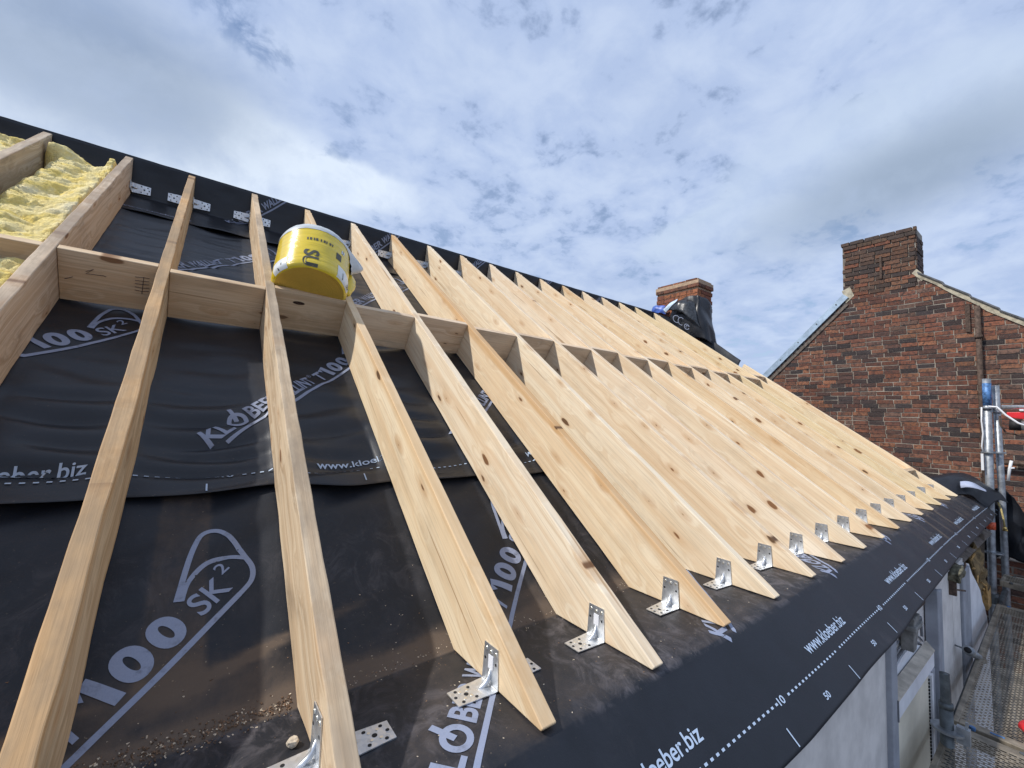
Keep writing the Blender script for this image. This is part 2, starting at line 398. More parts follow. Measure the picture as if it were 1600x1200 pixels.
def simple(name, col, rough=.6, metal=0, nscale=0, namp=.3, bumps=0, spec=None):
    m, nt, b = mat(name)
    c = col
    if nscale:
        t = N(nt, 'ShaderNodeTexCoord').outputs['Object']
        n = noise_(nt, t, nscale, 6, .62)
        c = mixc(nt, sstep(nt, n, .3, .7), tuple(k * (1 - namp) for k in col), tuple(min(1, k * (1 + namp)) for k in col))
        if bumps: bump(nt, b, n, bumps, .004)
    setc(nt, b, c); b.inputs['Roughness'].default_value = rough; b.inputs['Metallic'].default_value = metal
    if spec is not None: b.inputs['Specular IOR Level'].default_value = spec
    return m
m, nt, b = mat('galvanised_steel'); M_galv = m
t = N(nt, 'ShaderNodeTexCoord').outputs['Object']
vor = N(nt, 'ShaderNodeTexVoronoi', {'Vector': t, 'Scale': 90.0}); sc = N(nt, 'ShaderNodeSeparateColor', {0: vor.outputs['Color']})
setc(nt, b, mixc(nt, sc.outputs[0], (.60, .63, .66), (.76, .78, .80))); b.inputs['Metallic'].default_value = .88
lnk(nt, math_(nt, 'ADD', .34, math_(nt, 'MULTIPLY', sc.outputs[1], .14)), b, 'Roughness')
bump(nt, b, noise_(nt, t, 60, 3), .12, .002)
M_scaf = simple('scaffold_tube', (.34, .36, .38), .48, .7, 14, .35, .15)
M_scafdark = simple('scaffold_tube_dull', (.13, .145, .15), .55, .55, 16, .4, .2)
M_bluepaint = simple('blue_paint', (.07, .17, .36), .5, .2, 40, .6)
M_orange = simple('orange_tape', (.75, .12, .05), .5, 0, 60, .4)
M_black = simple('black_hole', (.008, .008, .009), .7)
M_board = simple('scaffold_board_steel', (.25, .215, .165), .55, .4, 9, .45, .2)
M_render = simple('painted_render', (.66, .63, .60), .75, 0, 7, .13, .15)
M_render2 = simple('painted_render_grey', (.30, .315, .35), .75, 0, 8, .16, .15)
M_white = simple('white_paint', (.74, .75, .78), .6, 0, 6, .1, .05)
M_cream = simple('cream_blind', (.74, .68, .54), .8, 0, 5, .08)
M_stone = simple('sill_stone', (.50, .44, .36), .85, 0, 14, .25, .3)
M_stoned = simple('dark_stone', (.20, .195, .185), .85, 0, 20, .35, .3)
M_rust = simple('rusty_iron', (.09, .06, .045), .85, .2, 30, .5, .3)
M_groove = simple('groove', (.16, .165, .18), .9)
M_red = simple('red_paint', (.62, .02, .025), .4, 0, 10, .2)
M_slate = simple('roof_slate', (.10, .105, .115), .6, 0, 12, .4, .2)
M_fillet = simple('mortar_fillet', (.40, .36, .27), .95, 0, 14, .35, .5)
M_zinc = simple('zinc_flashing', (.40, .50, .60), .42, .55, 7, .22, .1)
M_cable = simple('white_cable', (.72, .73, .74), .5)
M_blue = simple('blue_sheet', (.05, .11, .40), .4, 0, 18, .5)
M_rope = simple('yellow_hose', (.42, .33, .13), .6, 0, 40, .3)
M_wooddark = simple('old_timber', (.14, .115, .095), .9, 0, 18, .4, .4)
M_deb = simple('debris', (.16, .10, .062), .95, 0, 60, .6, .5)
M_stonechip = simple('mortar_chip', (.55, .47, .36), .95, 0, 60, .3, .5)
M_ground = simple('street_asphalt', (.06, .06, .06), .9, 0, 2, .3, .2)
M_clear = simple('milky_film', (.55, .57, .56), .25, 0, 9, .12, .3)
M_memside = simple('membrane_underside', (.30, .34, .45), .6, 0, 8, .2)

def brick_mat(name):
    m, nt, b = mat(name)
    t = N(nt, 'ShaderNodeTexCoord').outputs['Object']
    at = N(nt, 'ShaderNodeAttribute', attribute_name='tint').outputs['Color']
    n = noise_(nt, t, 26, 7, .72); n2 = noise_(nt, t, 5, 6, .65); n3 = noise_(nt, t, 90, 4, .6)
    c = mixc(nt, sstep(nt, n, .40, .70), at, (.045, .035, .034))
    c = mixc(nt, math_(nt, 'MULTIPLY', sstep(nt, n3, .55, .75), .45), c, (.34, .27, .20))
    c = mixc(nt, math_(nt, 'MULTIPLY', sstep(nt, n2, .52, .76), .28), c, (.05, .04, .04))
    setc(nt, b, c); b.inputs['Roughness'].default_value = .9; b.inputs['Specular IOR Level'].default_value = .2
    bump(nt, b, math_(nt, 'ADD', n, math_(nt, 'MULTIPLY', n3, .5)), .6, .006); return m
M_brick = brick_mat('old_brick')
m, nt, b = mat('old_mortar'); M_mortar = m
t = N(nt, 'ShaderNodeTexCoord').outputs['Object']; n = noise_(nt, t, 12, 7, .7); n2 = noise_(nt, t, 2.2, 5, .6)
setc(nt, b, mixc(nt, sstep(nt, n2, .42, .66), mixc(nt, n, (.43, .385, .32), (.26, .225, .18)), (.17, .145, .12))); b.inputs['Roughness'].default_value = .95; bump(nt, b, n, .6, .006)

m, nt, b = mat('glass_wool'); M_wool = m
t = N(nt, 'ShaderNodeTexCoord').outputs['Object']
w1 = noise_(nt, vscale(nt, t, (5, 9, 9)), 1, 7, .62, .6); w2 = noise_(nt, t, 60, 6, .7, .5); w3 = noise_(nt, t, 3, 3)
c = mixc(nt, sstep(nt, w1, .36, .62), (.90, .70, .22), (.95, .81, .42))
c = mixc(nt, math_(nt, 'MULTIPLY', sstep(nt, w3, .52, .68), .7), c, (.96, .88, .64))
c = mixc(nt, math_(nt, 'MULTIPLY', sstep(nt, w2, .58, .8), .4), c, (.60, .42, .12))
setc(nt, b, c); b.inputs['Roughness'].default_value = 1; b.inputs['Specular IOR Level'].default_value = .05
bump(nt, b, math_(nt, 'ADD', math_(nt, 'MULTIPLY', w2, 1.4), w1), 1.0, .012)

# ------------------------------------------------------------------ ground and own house body
M = MB(); M.quad([(-60, -60, -6), (90, -60, -6), (90, 60, -6), (-60, 60, -6)])
tag(M.build('ground', M_ground), kind='structure')

house = tag(empty('house', (0, 0, -6)), 'house under the black membrane roof, its pale grey painted front below the eave', 'house')
def HP(o):  # parent to house keeping world coords
    o.parent = house; o.location = (0, 0, 6); return o
YW = -.33
# front wall and structural body
M = MB()
M.box((-2.0, YW, -6), (3.50, YW + .30, -.065)); M.box((4.60, YW, -6), (5.10, YW + .3, -.065)); M.box((3.50, YW + .04, -6), (4.6, YW + .3, -.10))
M.box((5.10, YW - .002, -6), (5.38, YW + .3, -.09)); M.box((5.38, YW + .02, -6), (5.72, YW + .3, -.10))
HP(M.build('wall', M_render))
M = MB()
poly = [(5.72, YW + .004, -6), (6.82, YW + .004, -6), (6.84, YW + .004, -1.6), (6.80, YW + .004, -.93), (6.74, YW + .004, -.78), (6.62, YW + .004, -.66), (6.50, YW + .004, -.585), (6.40, YW + .004, -.47), (6.2, YW + .004, -.36), (6.02, YW + .004, -.27), (5.86, YW + .004, -.16), (5.72, YW + .004, -.13)]
M.prism(poly, (0, .22, 0)); HP(M.build('broken_wall_end', M_white))
# pilaster strip, grey
M = MB(); M.box((5.395, YW - .018, -4), (5.70, YW + .018, -.14)); M.box((4.60, YW - .012, -4), (4.70, YW - .001, -.11)); HP(bevel(M.build('pilaster', M_render2), .004))
M = MB(); M.box((3.50, YW - .022, -4), (3.59, YW + .035, -.08)); M.box((4.50, YW - .022, -4), (4.555, YW + .035, -.08)); M.box((4.40, YW - .006, -4), (4.47, YW + .035, -.50))
HP(bevel(M.build('window_surround', M_render2), .004))
def arc(x0, x1, z0, h, y, n=14):
    return [(lerp(x0, x1, i / n), y, z0 + h * sin(pi * i / n) ** .8) for i in range(n + 1)]
M = MB()
M.tube([(3.60, YW + .034, -.335), (3.612, YW + .034, -.222), (3.89, YW + .034, -.218)], .006, 6)
M.tube([(4.18, YW + .034, -.222), (4.39, YW + .034, -.218), (4.41, YW + .034, -.33)], .006, 6)
M.tube(arc(3.62, 4.37, -.365, .082, YW + .034), .0065, 6); M.tube(arc(3.60, 4.42, -.36, .115, YW + .034), .004, 6)
HP(M.build('panel_groove', M_groove))
M = MB(); M.prism(arc(3.63, 4.36, -.372, .075, YW + .026), (0, .02, 0)); HP(M.build('arched_tympanum', M_white))
M = MB(); M.box((3.58, YW - .025, -.447), (4.34, YW + .03, -.366)); HP(bevel(M.build('window_head_box', M_white), .002))
M = MB(); M.prism([(3.575, YW + .02, -.350), (4.42, YW + .02, -.350), (4.345, YW - .028, -.361), (3.575, YW - .028, -.361)], (0, 0, -.004)); HP(M.build('head_box_top', M_stone))
M = MB(); M.box((3.570, YW - .027, -.452), (3.5795, YW + .02, -.362)); HP(M.build('box_end', M_groove))
M = MB(); M.box((3.60, YW + .0, -3.0), (4.33, YW + .03, -.505)); HP(M.build('roller_blind', M_cream))
M = MB(); M.box((4.345, YW - .012, -3.0), (4.385, YW + .03, -.505)); HP(M.build('window_frame', M_white))
M = MB(); z = -.52
while z > -1.5: M.box((4.322, YW - .006, z - .010), (4.334, YW + .0, z)); z -= .018
HP(M.build('blind_chain', M_black))
M = MB(); M.prism([(3.90, YW - .028, -.09), (4.02, YW - .028, -.09), (3.985, YW - .018, -.262), (3.925, YW - .018, -.262)], (0, .05, 0)); M.box((3.885, YW - .036, -.150), (4.035, YW + .01, -.128))
HP(bevel(M.build('keystone', M_stoned), .004))
M = MB(); M.box((4.26, YW + .025, -.155), (4.46, YW + .034, -.115)); HP(M.build('vent', M_rust))
bm = bmesh.new(); bmesh.ops.create_cube(bm, size=1); bmesh.ops.subdivide_edges(bm, edges=bm.edges[:], cuts=5, use_grid_fill=True)
for v in bm.verts:
    c = v.co.copy(); k = 1 + .35 * fbm(c.x * 3, c.y * 3, c.z * 3 + 5)
    v.co = Vector((5.10 + c.x * .23 * k, YW - .025 + c.y * .055 * k, -.085 + c.z * .055 * k + .02 * c.x))
HP(obj('rusted_gutter_end', bm, simple('rust_and_moss', (.13, .12, .08), .9, .1, 25, .6, .4), None, True))
M = MB(); M.box((5.0, YW - .035, -.21), (5.025, YW, -.11)); M.tube([(5.0, YW - .02, -.17), (5.2, YW - .05, -.21)], .006, 6); M.tube([(5.3, YW - .03, -.11), (5.34, YW - .04, -.06), (5.4, YW - .03, -.07)], .007, 6)
HP(M.build('gutter_bracket', M_rust))
# solid body under the sheets
M = MB()
x0, x1 = -2.0, 7.62
prof = [(-.30, -.16), (-.02, .04), (.20, .04), (3.30, 2.275), (3.52, 2.52), (3.70, 2.50), (7.6, -.3), (7.6, -6), (-.05, -6), (-.05, -.16)]
M.prism([(x0, y, z) for y, z in prof], (x1 - x0, 0, 0)); HP(M.build('roof_body', M_wooddark))
# torn eave corner: timber, wool tufts, boards
M = MB(); M.prism([(7.05, -.30, -.10), (7.05, -.16, -.07), (7.05, -.20, -.62), (7.05, -.29, -.60)], (.09, .02, 0)); HP(M.build('eave_beam', M_wooddark))
bm = bmesh.new(); bmesh.ops.create_icosphere(bm, subdivisions=4, radius=1)
for v in bm.verts:
    c = v.co.copy(); k = 1 + .5 * fbm(c.x * 2.5, c.y * 2.5, c.z * 2.5 + 3) + .15 * nz(c.x * 12, c.y * 12, c.z * 12)
    v.co = Vector((6.85 + c.x * .52 * k, -.19 + c.y * .12 * k, -.40 + c.z * .28 * k - c.x * .24))
HP(obj('torn_wool', bm, simple('dirty_wool', (.17, .115, .05), 1, 0, 14, .6, .8), None, True))
M_split = simple('fresh_split_wood', (.45, .27, .10), .9, 0, 30, .4)
for k in range(6):
    M = MB(); a = Vector((6.1 + .17 * k, -.31, -.18 - .09 * k)); M.tube([a, a + Vector((random.uniform(-.1, .25), random.uniform(-.03, .02), random.uniform(-.05, .12)))], .008, 5)
    HP(M.build('splintered_lath', M_split))
M = MB(); M.box((7.0, -.31, -.78), (7.22, -.20, -.60)); HP(M.build('broken_board', M_split))

# ------------------------------------------------------------------ membrane sheets
def dust_low(x, v):
    wd = wdeck(x)
    if v > 0:
        d = .85 * exp(-((v - .02) / .03) ** 2) + .50 * exp(-((v + .04 - .16 * nz(x * 1.6, 2) - .10) / .08) ** 2) + .14 * sm(.4 - v + .25 * nz(x * 2, v * 3), 0, .5)
        d += 1.5 * max(0, nz(x * 1.6, v * 20 - x * 5, 3) - .02) * sm(.30 - v, 0, .16) * sm(2.6 - x, 0, 1.2)
        return min(1, d * (.55 + .45 * sm(x, 3.5, .4))) + .15 + .42 * sm(x + .006 * nz(v * 9, 4), .895, .905) * sm(x + .006 * nz(v * 9, 8), 1.035, 1.02) * sm(v, .05, .2)
    if v > -wd: return .42 + .25 * nz(x * 2.2, v * 4, 2)
    s = -v - wd
    d = .38 * exp(-((s) / .022) ** 2) * (.6 + nz(x * 5, 3)) + .75 * sm(x, 3.6, 5.6) * (.45 + .9 * nz(x * 13, s * 1.0, 2)) * sm(.33 - s, 0, .2)
    return max(.02, d + .03)
lowvs = frange(.95, .30, .02) + frange(.29, .02, .012) + [0.0001] + frange(-.012, -.335, .014)
# v list must follow the crease per x, so use a normalised coordinate on the deck and the strip
def q2v(x, q):
    wd = wdeck(x)
    if q >= 0: return q
    if q >= -1: return q * wd
    return -wd - (-1 - q) * (.298 + .010 * nz(x * 1.3, 5) - .02 * sm(x, 6.8, 7.8))
qs = frange(.98, .0, .016)[:-1] + [.006, 0.0001] + frange(-.02, -1, .035) + frange(-1.02, -2, .035)
xs = frange(-.9, 7.80, .016)
vs, fs = gridmesh(lambda x, q: lowsheet(x, q2v(x, q)), xs, qs)
dust = [dust_low(x, q2v(x, q)) for q in qs for x in xs]
scuff = [(.9 * (.55 + nz(x * 2.2, q * 2, 6)) if -1.05 < q < 0 else (.30 * sm(nz(x * 2.6, q * .7, 14), .12, .5) if q <= -1.05 else .30 * sm(.7 - q, 0, .5) * max(0, .5 + 1.6 * nz(x * 1.8, q * 3, 21)))) for q in qs for x in xs]
lo = obj('roof_membrane', (vs, fs), M_memlow, None, True, {'dust': dust, 'scuff': [max(0., a) for a in scuff]})
tag(lo, 'lower dusty black roofing membrane folded out over the eave, with white web addresses and dots', 'roof membrane')
def sol(o, t=.0012):
    m = o.modifiers.new('thick', 'SOLIDIFY'); m.thickness = t; m.offset = -1; return o
sol(lo)
def uedge(x): return .950 + .008 * nz(x * 1.7, 3) + .016 * exp(-((x - 1.2) / .18) ** 2) - .014 * exp(-((x - 1.45) / .12) ** 2)
ps = [i / 150 for i in range(151)]
def upf(x, p): return upsheet(x, uedge(x) + (3.95 - uedge(x)) * p ** 1.15)
xs2 = frange(-.6, 7.60, .018)
vs, fs = gridmesh(upf, xs2, ps)
du = [.20 + .14 * nz(x * 2, p * 9) + .25 * exp(-((p) / .02) ** 2) for p in ps for x in xs2]
up = obj('roof_membrane', (vs, fs), M_mem, None, True, {'dust': du}); sol(up)
tag(up, 'middle black roofing membrane under the rafters, wrinkled above its lower lap', 'roof membrane')
ws = frange(0, .385, .025) + frange(.39, .66, .02) + frange(.7, 1.6, .1)
def xend_r(x): return x
xs3 = frange(-.9, 6.98, .02)
vs, fs = gridmesh(lambda x, w: ridgesheet(x, w + .03 * nz(x * 1.9, 9) * sm(w, .2, 0)), xs3, ws)
du = [.30 if w < .36 else .06 for w in ws for x in xs3]
rd = obj('roof_membrane', (vs, fs), M_mem, None, True, {'dust': du}); sol(rd)
tag(rd, 'top black roofing membrane folded upright over the ridge behind the rafter tops', 'roof membrane')

# ------------------------------------------------------------------ printed lettering
def text_raw(s, bold=0.0):
    cu = bpy.data.curves.new('t', 'FONT'); cu.body = s; cu.offset = bold; cu.resolution_u = 7
    o = bpy.data.objects.new('t', cu); me = o.to_mesh()
    vs = [v.co.copy() for v in me.vertices]; fs = [tuple(p.vertices) for p in me.polygons]
    o.to_mesh_clear(); bpy.data.objects.remove(o); bpy.data.curves.remove(cu)
    return vs, fs
def text_fit(s, x0, x1, y0, y1, bold=0.0, shear=0.0):
    vs, fs = text_raw(s, bold)
    ax, bx = min(v.x for v in vs), max(v.x for v in vs); ay, by = min(v.y for v in vs), max(v.y for v in vs)
    out = []
    for v in vs:
        X = (v.x - ax) / (bx - ax); Y = (v.y - ay) / (by - ay)
        out.append(Vector((lerp(x0, x1, X) + shear * lerp(y0, y1, Y), lerp(y0, y1, Y), 0)))
    return out, fs
def stroke(pts, w):
    pts = [Vector((*p, 0)) for p in pts]; vs = []; fs = []
    for i, p in enumerate(pts):
        t = (pts[min(i + 1, len(pts) - 1)] - pts[max(i - 1, 0)]).normalized(); n = Vector((-t.y, t.x, 0))
        ww = w / 2
        vs += [p + n * ww, p - n * ww]
    for i in range(len(pts) - 1): fs.append((2 * i, 2 * i + 1, 2 * i + 3, 2 * i + 2))
    return vs, fs
def join(parts):
    V = []; Fc = []
    for vs, fs in parts:
        k = len(V); V += vs; Fc += [tuple(i + k for i in f) for f in fs]
    return V, Fc
def smoothline(P, n=8):
    out = []
    for i in range(len(P) - 1):
        p0 = P[max(i - 1, 0)]; p1 = P[i]; p2 = P[i + 1]; p3 = P[min(i + 2, len(P) - 1)]
        for k in range(n):
            t = k / n
            out.append(tuple(.5 * ((2 * p1[j]) + (-p0[j] + p2[j]) * t + (2 * p0[j] - 5 * p1[j] + 4 * p2[j] - p3[j]) * t * t + (-p0[j] + 3 * p1[j] - 3 * p2[j] + p3[j]) * t ** 3) for j in (0, 1)))
    out.append(P[-1]); return out
LOGO = join([
    text_fit('KL', .0, .108, .022, .092, .03, .12), text_fit('O', .112, .182, .018, .094, .035, .08), stroke([(.150, .058), (.170, .120)], .015),
    text_fit('BER', .192, .318, .022, .092, .03, .12),
    text_fit('WALLINT', .330, .560, .022, .092, .03, .12), text_fit('®', .572, .594, .078, .100, 0, .1),
    text_fit('T', .605, .648, .022, .092, .03, .12), 
    stroke([(.668, .080), (.694, .100), (.704, .022)], .024), text_fit('0', .722, .785, .020, .106, .05, .05), text_fit('0', .796, .859, .020, .106, .05, .05),
    text_fit('SK', .884, .972, .026, .092, .014, .15), text_fit('2', .985, 1.010, .078, .114, .01, .1),
    stroke([(x / 20 * .97, 0) for x in range(1, 21)], .014),
    stroke(smoothline([(.965, 0), (1.01, .004), (1.042, .03), (1.062, .075), (1.082, .13), (1.086, .185), (1.06, .210), (1.02, .196), (.95, .150), (.892, .106)]), .013),
    stroke(smoothline([(.897, .098), (.945, .130), (1.0, .136), (1.04, .108), (1.058, .07)]), .012)])
LOGO = ([Vector((v.x * 1.062, v.y, 0)) for v in LOGO[0]], LOGO[1])
def place(name, parts, fn, matr, parent):
    """parts: 2d verts; fn maps (x,y) -> point on the sheet, just above it"""
    V, Fc = parts
    bm = bmesh.new(); vv = [bm.verts.new(v) for v in V]
    for f in Fc:
        try: bm.faces.new([vv[i] for i in f])
        except ValueError: pass
    bmesh.ops.triangulate(bm, faces=bm.faces)
    for _ in range(3):
        ed = [e for e in bm.edges if e.calc_length() > .022]
        if not ed: break
        bmesh.ops.subdivide_edges(bm, edges=ed, cuts=1); bmesh.ops.triangulate(bm, faces=[f for f in bm.faces if len(f.verts) > 3])
    for v in bm.verts: v.co = fn(v.co.x, v.co.y)
    bmesh.ops.recalc_face_normals(bm, faces=bm.faces)
    return obj(name, bm, matr, parent, True)
DX, DU = .6885, .7252
def on_low(X0, V0):
    def f(x, y):
        x2 = x + .030 * sm(V0 + x * DU, -.14, .03)
        return lowsheet(X0 + x2 * DX - y * DU, V0 + x2 * DU + y * DX, .0026)
    return f
def on_up(X0, U0):
    return lambda x, y: upsheet(X0 + x * DX - y * DU, U0 + x * DU + y * DX, .0026)
# lower sheet: baseline v = 1.02 x - 1.845 (+-1.02 per repeat)
for k in range(-1, 6):
    X0 = 1.385 + 1.02 * k - .0; V0 = -.445
    if k > 2: continue
    place('printed_logo', LOGO, on_low(X0, V0), M_ink, lo)
for k in (3, 4, 5):
    place('printed_logo', (LOGO[0], LOGO[1]), on_low(1.385 + 1.02 * k, -.445), M_ink, lo)
for k in range(-1, 5): place('printed_logo', LOGO, on_up(1.03 + 1.03 * k, 1.195), M_ink, up)
for k in range(-1, 4): place('printed_logo', LOGO, on_up(.655 + 1.05 * k, 2.575), M_ink, up)
for k in range(0, 5):
    place('printed_logo', LOGO, lambda x, y, k=k: ridgesheet(1.07 + 1.05 * k + x * .70 - y * .55, .27 + x * .70 + y * .62, .0026), M_ink, rd)
WS = [.55, 1.64, 2.706, 3.816, 5.009, 6.06, 7.1, 8.1]
def cl(c): return interp(c, list(range(-1, 7)), WS)
def edge_print(starts_c, fn, parent, n0, n1, pitch):
    parts = []; per = pitch
    for k in range(n0, n1):
        parts.append(('www', k))
        V = text_fit('www.kloeber.biz', 0, .40, 0, .037, .012)
        place('printed_web_address', V, lambda x, y, k=k: fn(k + x / 1.07, y), M_ink2, parent)
        for s_, c0, w, h, b0 in (('10', .70, .034, .020, -.045), ('50', .905, .036, .018, -.105), ('50', .41, .036, .018, -.105)):
            place('printed_number', text_fit(s_, 0, w, 0, h, .02), lambda x, y, c0=c0, b0=b0, k=k: fn(k + c0 + x / 1.07, b0 + y), M_ink2, parent)
    st = []
    c = n0 + .0
    while c < n1:
        fr = c % 1
        if not (.70 < fr < .745) and not (.16 < fr < .185): st.append(stroke([(c * 1.07, -.036), (c * 1.07 + .012, -.036)], .006))
        c += .027 / 1.07 
    tag(place('printed_dots', join(st), lambda x, y: fn(x / 1.07, y), M_ink2, parent), kind='stuff')
    for k in range(n0, n1):
        for c0 in (.15, .66): place('printed_tick', stroke([((k + c0) * 1.07, -.085), ((k + c0) * 1.07, -.108), ((k + c0) * 1.07, -.128)], .005), lambda x, y: fn(x / 1.07, y), M_ink2, parent)
def fn_strip(c, y):
    x = interp(c, list(range(-1, 7)), WS); return lowsheet(x, -wdeck(x) - (.163 - y), .0026)
edge_print(None, fn_strip, lo, 0, 6, 1.07)
edge_print(None, lambda c, y: upsheet(.33 + 1.03 * c, 1.078 + y * (1.0 if y > -.06 else .92), .0030), up, 0, 3, 1.03)
for k in (0, 1, 2):
    place('printed_web_address', text_fit('www.kloeber.biz', 0, .40, 0, .036, .012), lambda x, y, k=k: ridgesheet(.43 + 1.03 * k + x, .055 + y, .003), M_ink, rd)

# ------------------------------------------------------------------ rafters
LAB = ['old rafter with grey stained top between the two bays of yellow glass wool',
 'weathered rafter at the upper left, glass wool on one side, bare membrane on the other',
 'orange tinted rough rafter with wavy edge, reaching the bottom edge left of the SK logo',
 'grey topped rafter touching the left side of the yellow insulation roll',
 'pale rafter running from the nearest sharp foot up under the yellow roll',
 'pale rafter just right of the yellow roll, second sharp foot from the left',
 'rafter with a strong orange stripe along its top edge and small dark knots',
 'pale rafter directly right of the one with the strong orange stripe',
 'clean pale rafter, fifth sharp foot counted from the left',
 'pale rafter, sixth sharp foot from the left, just past the membrane ring print',
 'pale rafter, seventh sharp foot from the left', 'pale rafter, eighth sharp foot from the left',
 'slightly orange rafter, ninth sharp foot from the left', 'pale rafter, tenth sharp foot from the left',
 'pale far rafter, eleventh sharp foot from the left', 'pale far rafter, twelfth sharp foot from the left',
 'olive tinged far rafter, third from the far gable end', 'far rafter whose top end meets the blue bag beside the small chimney',
 'short last rafter at the far end, cut off in front of the small brick chimney']
TINT = {0: (.92, .90, .88), 1: (.95, .89, .84), 2: (1.0, .88, .70), 3: (1, .95, .87), 4: (1, .96, .86), 5: (1, .985, .95), 6: (1, .96, .88), 7: (1, .99, .95), 8: (.97, .92, .85), 9: (1.02, 1.01, 1.0),
        10: (.96, .93, .88), 11: (1.02, .98, .92), 12: (.97, .90, .78), 13: (1.02, 1.0, .96), 14: (.95, .92, .86), 15: (1, .95, .85), 16: (.93, .90, .76), 17: (.98, .93, .80), 18: (1.03, 1.0, .92)}  # far rafters tinted apart, standing in for the shading between them
for k, x in enumerate(XS):
    t = tu(x); top = LR + LU[k]; hl = A0 + t
    old = k <= 3
    bev = .0035
    st = [t - .006, t + .006] + frange(t + .03, hl - .004, .028) + [hl] + frange(hl + .07, top - .12, .07) + [top - .10, top - .004]
    sd = k * 13.7; Vv = []; Ff = []
    rough = .0016 if not old else .0026
    for u in st:
        if u < hl: nb = max(0, H * .955 * (hl - u) / (hl - t + .006))
        else: nb = 0
        nt_ = H
        if u == st[0]: nb = H * .955
        bow = .004 * nz(u * .6, sd, 1)
        e1 = rough * nz(u * 9, sd, 2); e2 = rough * nz(u * 9, sd, 3); e3 = rough * 1.5 * nz(u * 7, sd, 4)
        if k == 2: e2 += .010 * (nz(u * 2.2, 3, 1)) * sm(u, 2.1, 1.2); 
        w = TH
        ub = u
        if u == st[-1]: ub = UB - .004 if k < 18 else u - .02
        if u == st[-2]: ub = UB - .06 if k < 18 else u - .02
        Vv += [(bow + e1, ub, nb), (bow + w + e2, ub, nb), (bow + w + e2, u, nt_ + e3), (bow + e1, u, nt_ + e3)]
    for i in range(len(st) - 1):
        a = 4 * i
        for j in range(4):
            j2 = (j + 1) % 4; Ff.append((a + j, a + j2, a + 4 + j2, a + 4 + j))
    Ff.append((0, 3, 2, 1)); L4 = 4 * (len(st) - 1); Ff.append((L4, L4 + 1, L4 + 2, L4 + 3))
    bm = bmesh.new(); vv = [bm.verts.new(p) for p in Vv]
    for f in Ff: bm.faces.new([vv[i] for i in f])
    bmesh.ops.recalc_face_normals(bm, faces=bm.faces)
    o = obj('rafter', bm, M_woodold if old else M_wood)
    o.location = (x, 0, 0); o.rotation_euler = (AL, 0, 0); o.color = (*TINT.get(k, (1, 1, 1)), {6: .35, 2: .55, 4: .6, 12: .75, 9: .85}.get(k, 1))
    bevel(o, .0028, 2, 50)
    tag(o, LAB[k], 'rafter', 'rafters laid up the roof slope')

# ------------------------------------------------------------------ noggings
NL = {0: 'short nogging at the far left edge, under the end of the glass wool', 1: 'nogging with pencil scribbles, the leftmost whole one in the row', 2: 'stained nogging directly left of the grey topped rafter',
      3: 'nogging with a big dark knot right under the yellow insulation roll', 4: 'nogging just right of the yellow roll'}
def nog(x0, x1, u, lab, dep=H, tint=(1, 1, 1)):
    M = MB(); n = 6
    L = x1 - x0
    M.box((0, 0, .002), (L, TH - .002, dep - .002))
    o = M.build('nogging', M_nog); o.data.transform(Matrix.Rotation(-pi / 2, 4, 'Z')); 
    # local length runs along -y so the grain follows it
    o.location = F(x0, u, 0); o.rotation_euler = (Matrix.Rotation(AL, 4, 'X') @ Matrix.Rotation(pi / 2, 4, 'Z')).to_euler()
    o.color = (*tint, 1); bevel(o, .0025, 2)
    return tag(o, lab, 'nogging', 'noggings between the rafters')
for k in range(-1, 18):
    x0 = (XS[k] if k >= 0 else XS[0] - .41) + TH; x1 = XS[k + 1]
    ords = ['', '', '', '', '', 'fifth', 'sixth', 'seventh', 'eighth', 'ninth', 'tenth', 'eleventh', 'twelfth', 'thirteenth', 'fourteenth', 'fifteenth', 'sixteenth', 'seventeenth']
    if k == -1: lab = 'nogging beyond the left rafter, under the outermost glass wool'
    elif k in NL: lab = NL[k]
    elif k == 17: lab = 'last nogging of the row, against the short end rafter'
    else: lab = 'pale nogging, %s in the row counted from the one with pencil scribbles' % ords[k]
    nog(x0 + .001, x1 - .001, UN[k + 1], lab, H, (1, .98, .95) if k < 4 else (1.12, 1.14, 1.2))
nog(XS[17] + TH + .001, XS[18] - .001, .42, 'low nogging near the foot of the last two rafters', H, (1.05, 1.05, 1.05))
# pencil scribbles on the first nogging and its dark knot neighbour
M = MB()
sp0 = F(XS[1] + TH, UN[2] - .0022, 0); ex = Vector((1, 0, 0)); en = F(0, 0, 1)
def pen(pts): M.tube([F(XS[1] + TH + a, UN[2] - .001, b_) for a, b_ in pts], .0012, 5)
pen([(.085, .15), (.11, .165), (.085, .14), (.14, .143), (.15, .141)]); pen([(.02, .10), (.045, .115)])
for j in range(5): pen([(.245, .10 + .016 * j), (.27, .098 + .017 * j), (.295, .104 + .016 * j)])
pen([(.27, .085), (.275, .17)])
sc_ = [o for o in bpy.data.objects if o.get('label') == NL[1]][0]
pm = M.build('pencil_mark', simple('pencil', (.05, .04, .05), .8)); 
pm.parent = sc_; pm.matrix_parent_inverse = (Matrix.Translation(sc_.location) @ sc_.rotation_euler.to_matrix().to_4x4()).inverted()

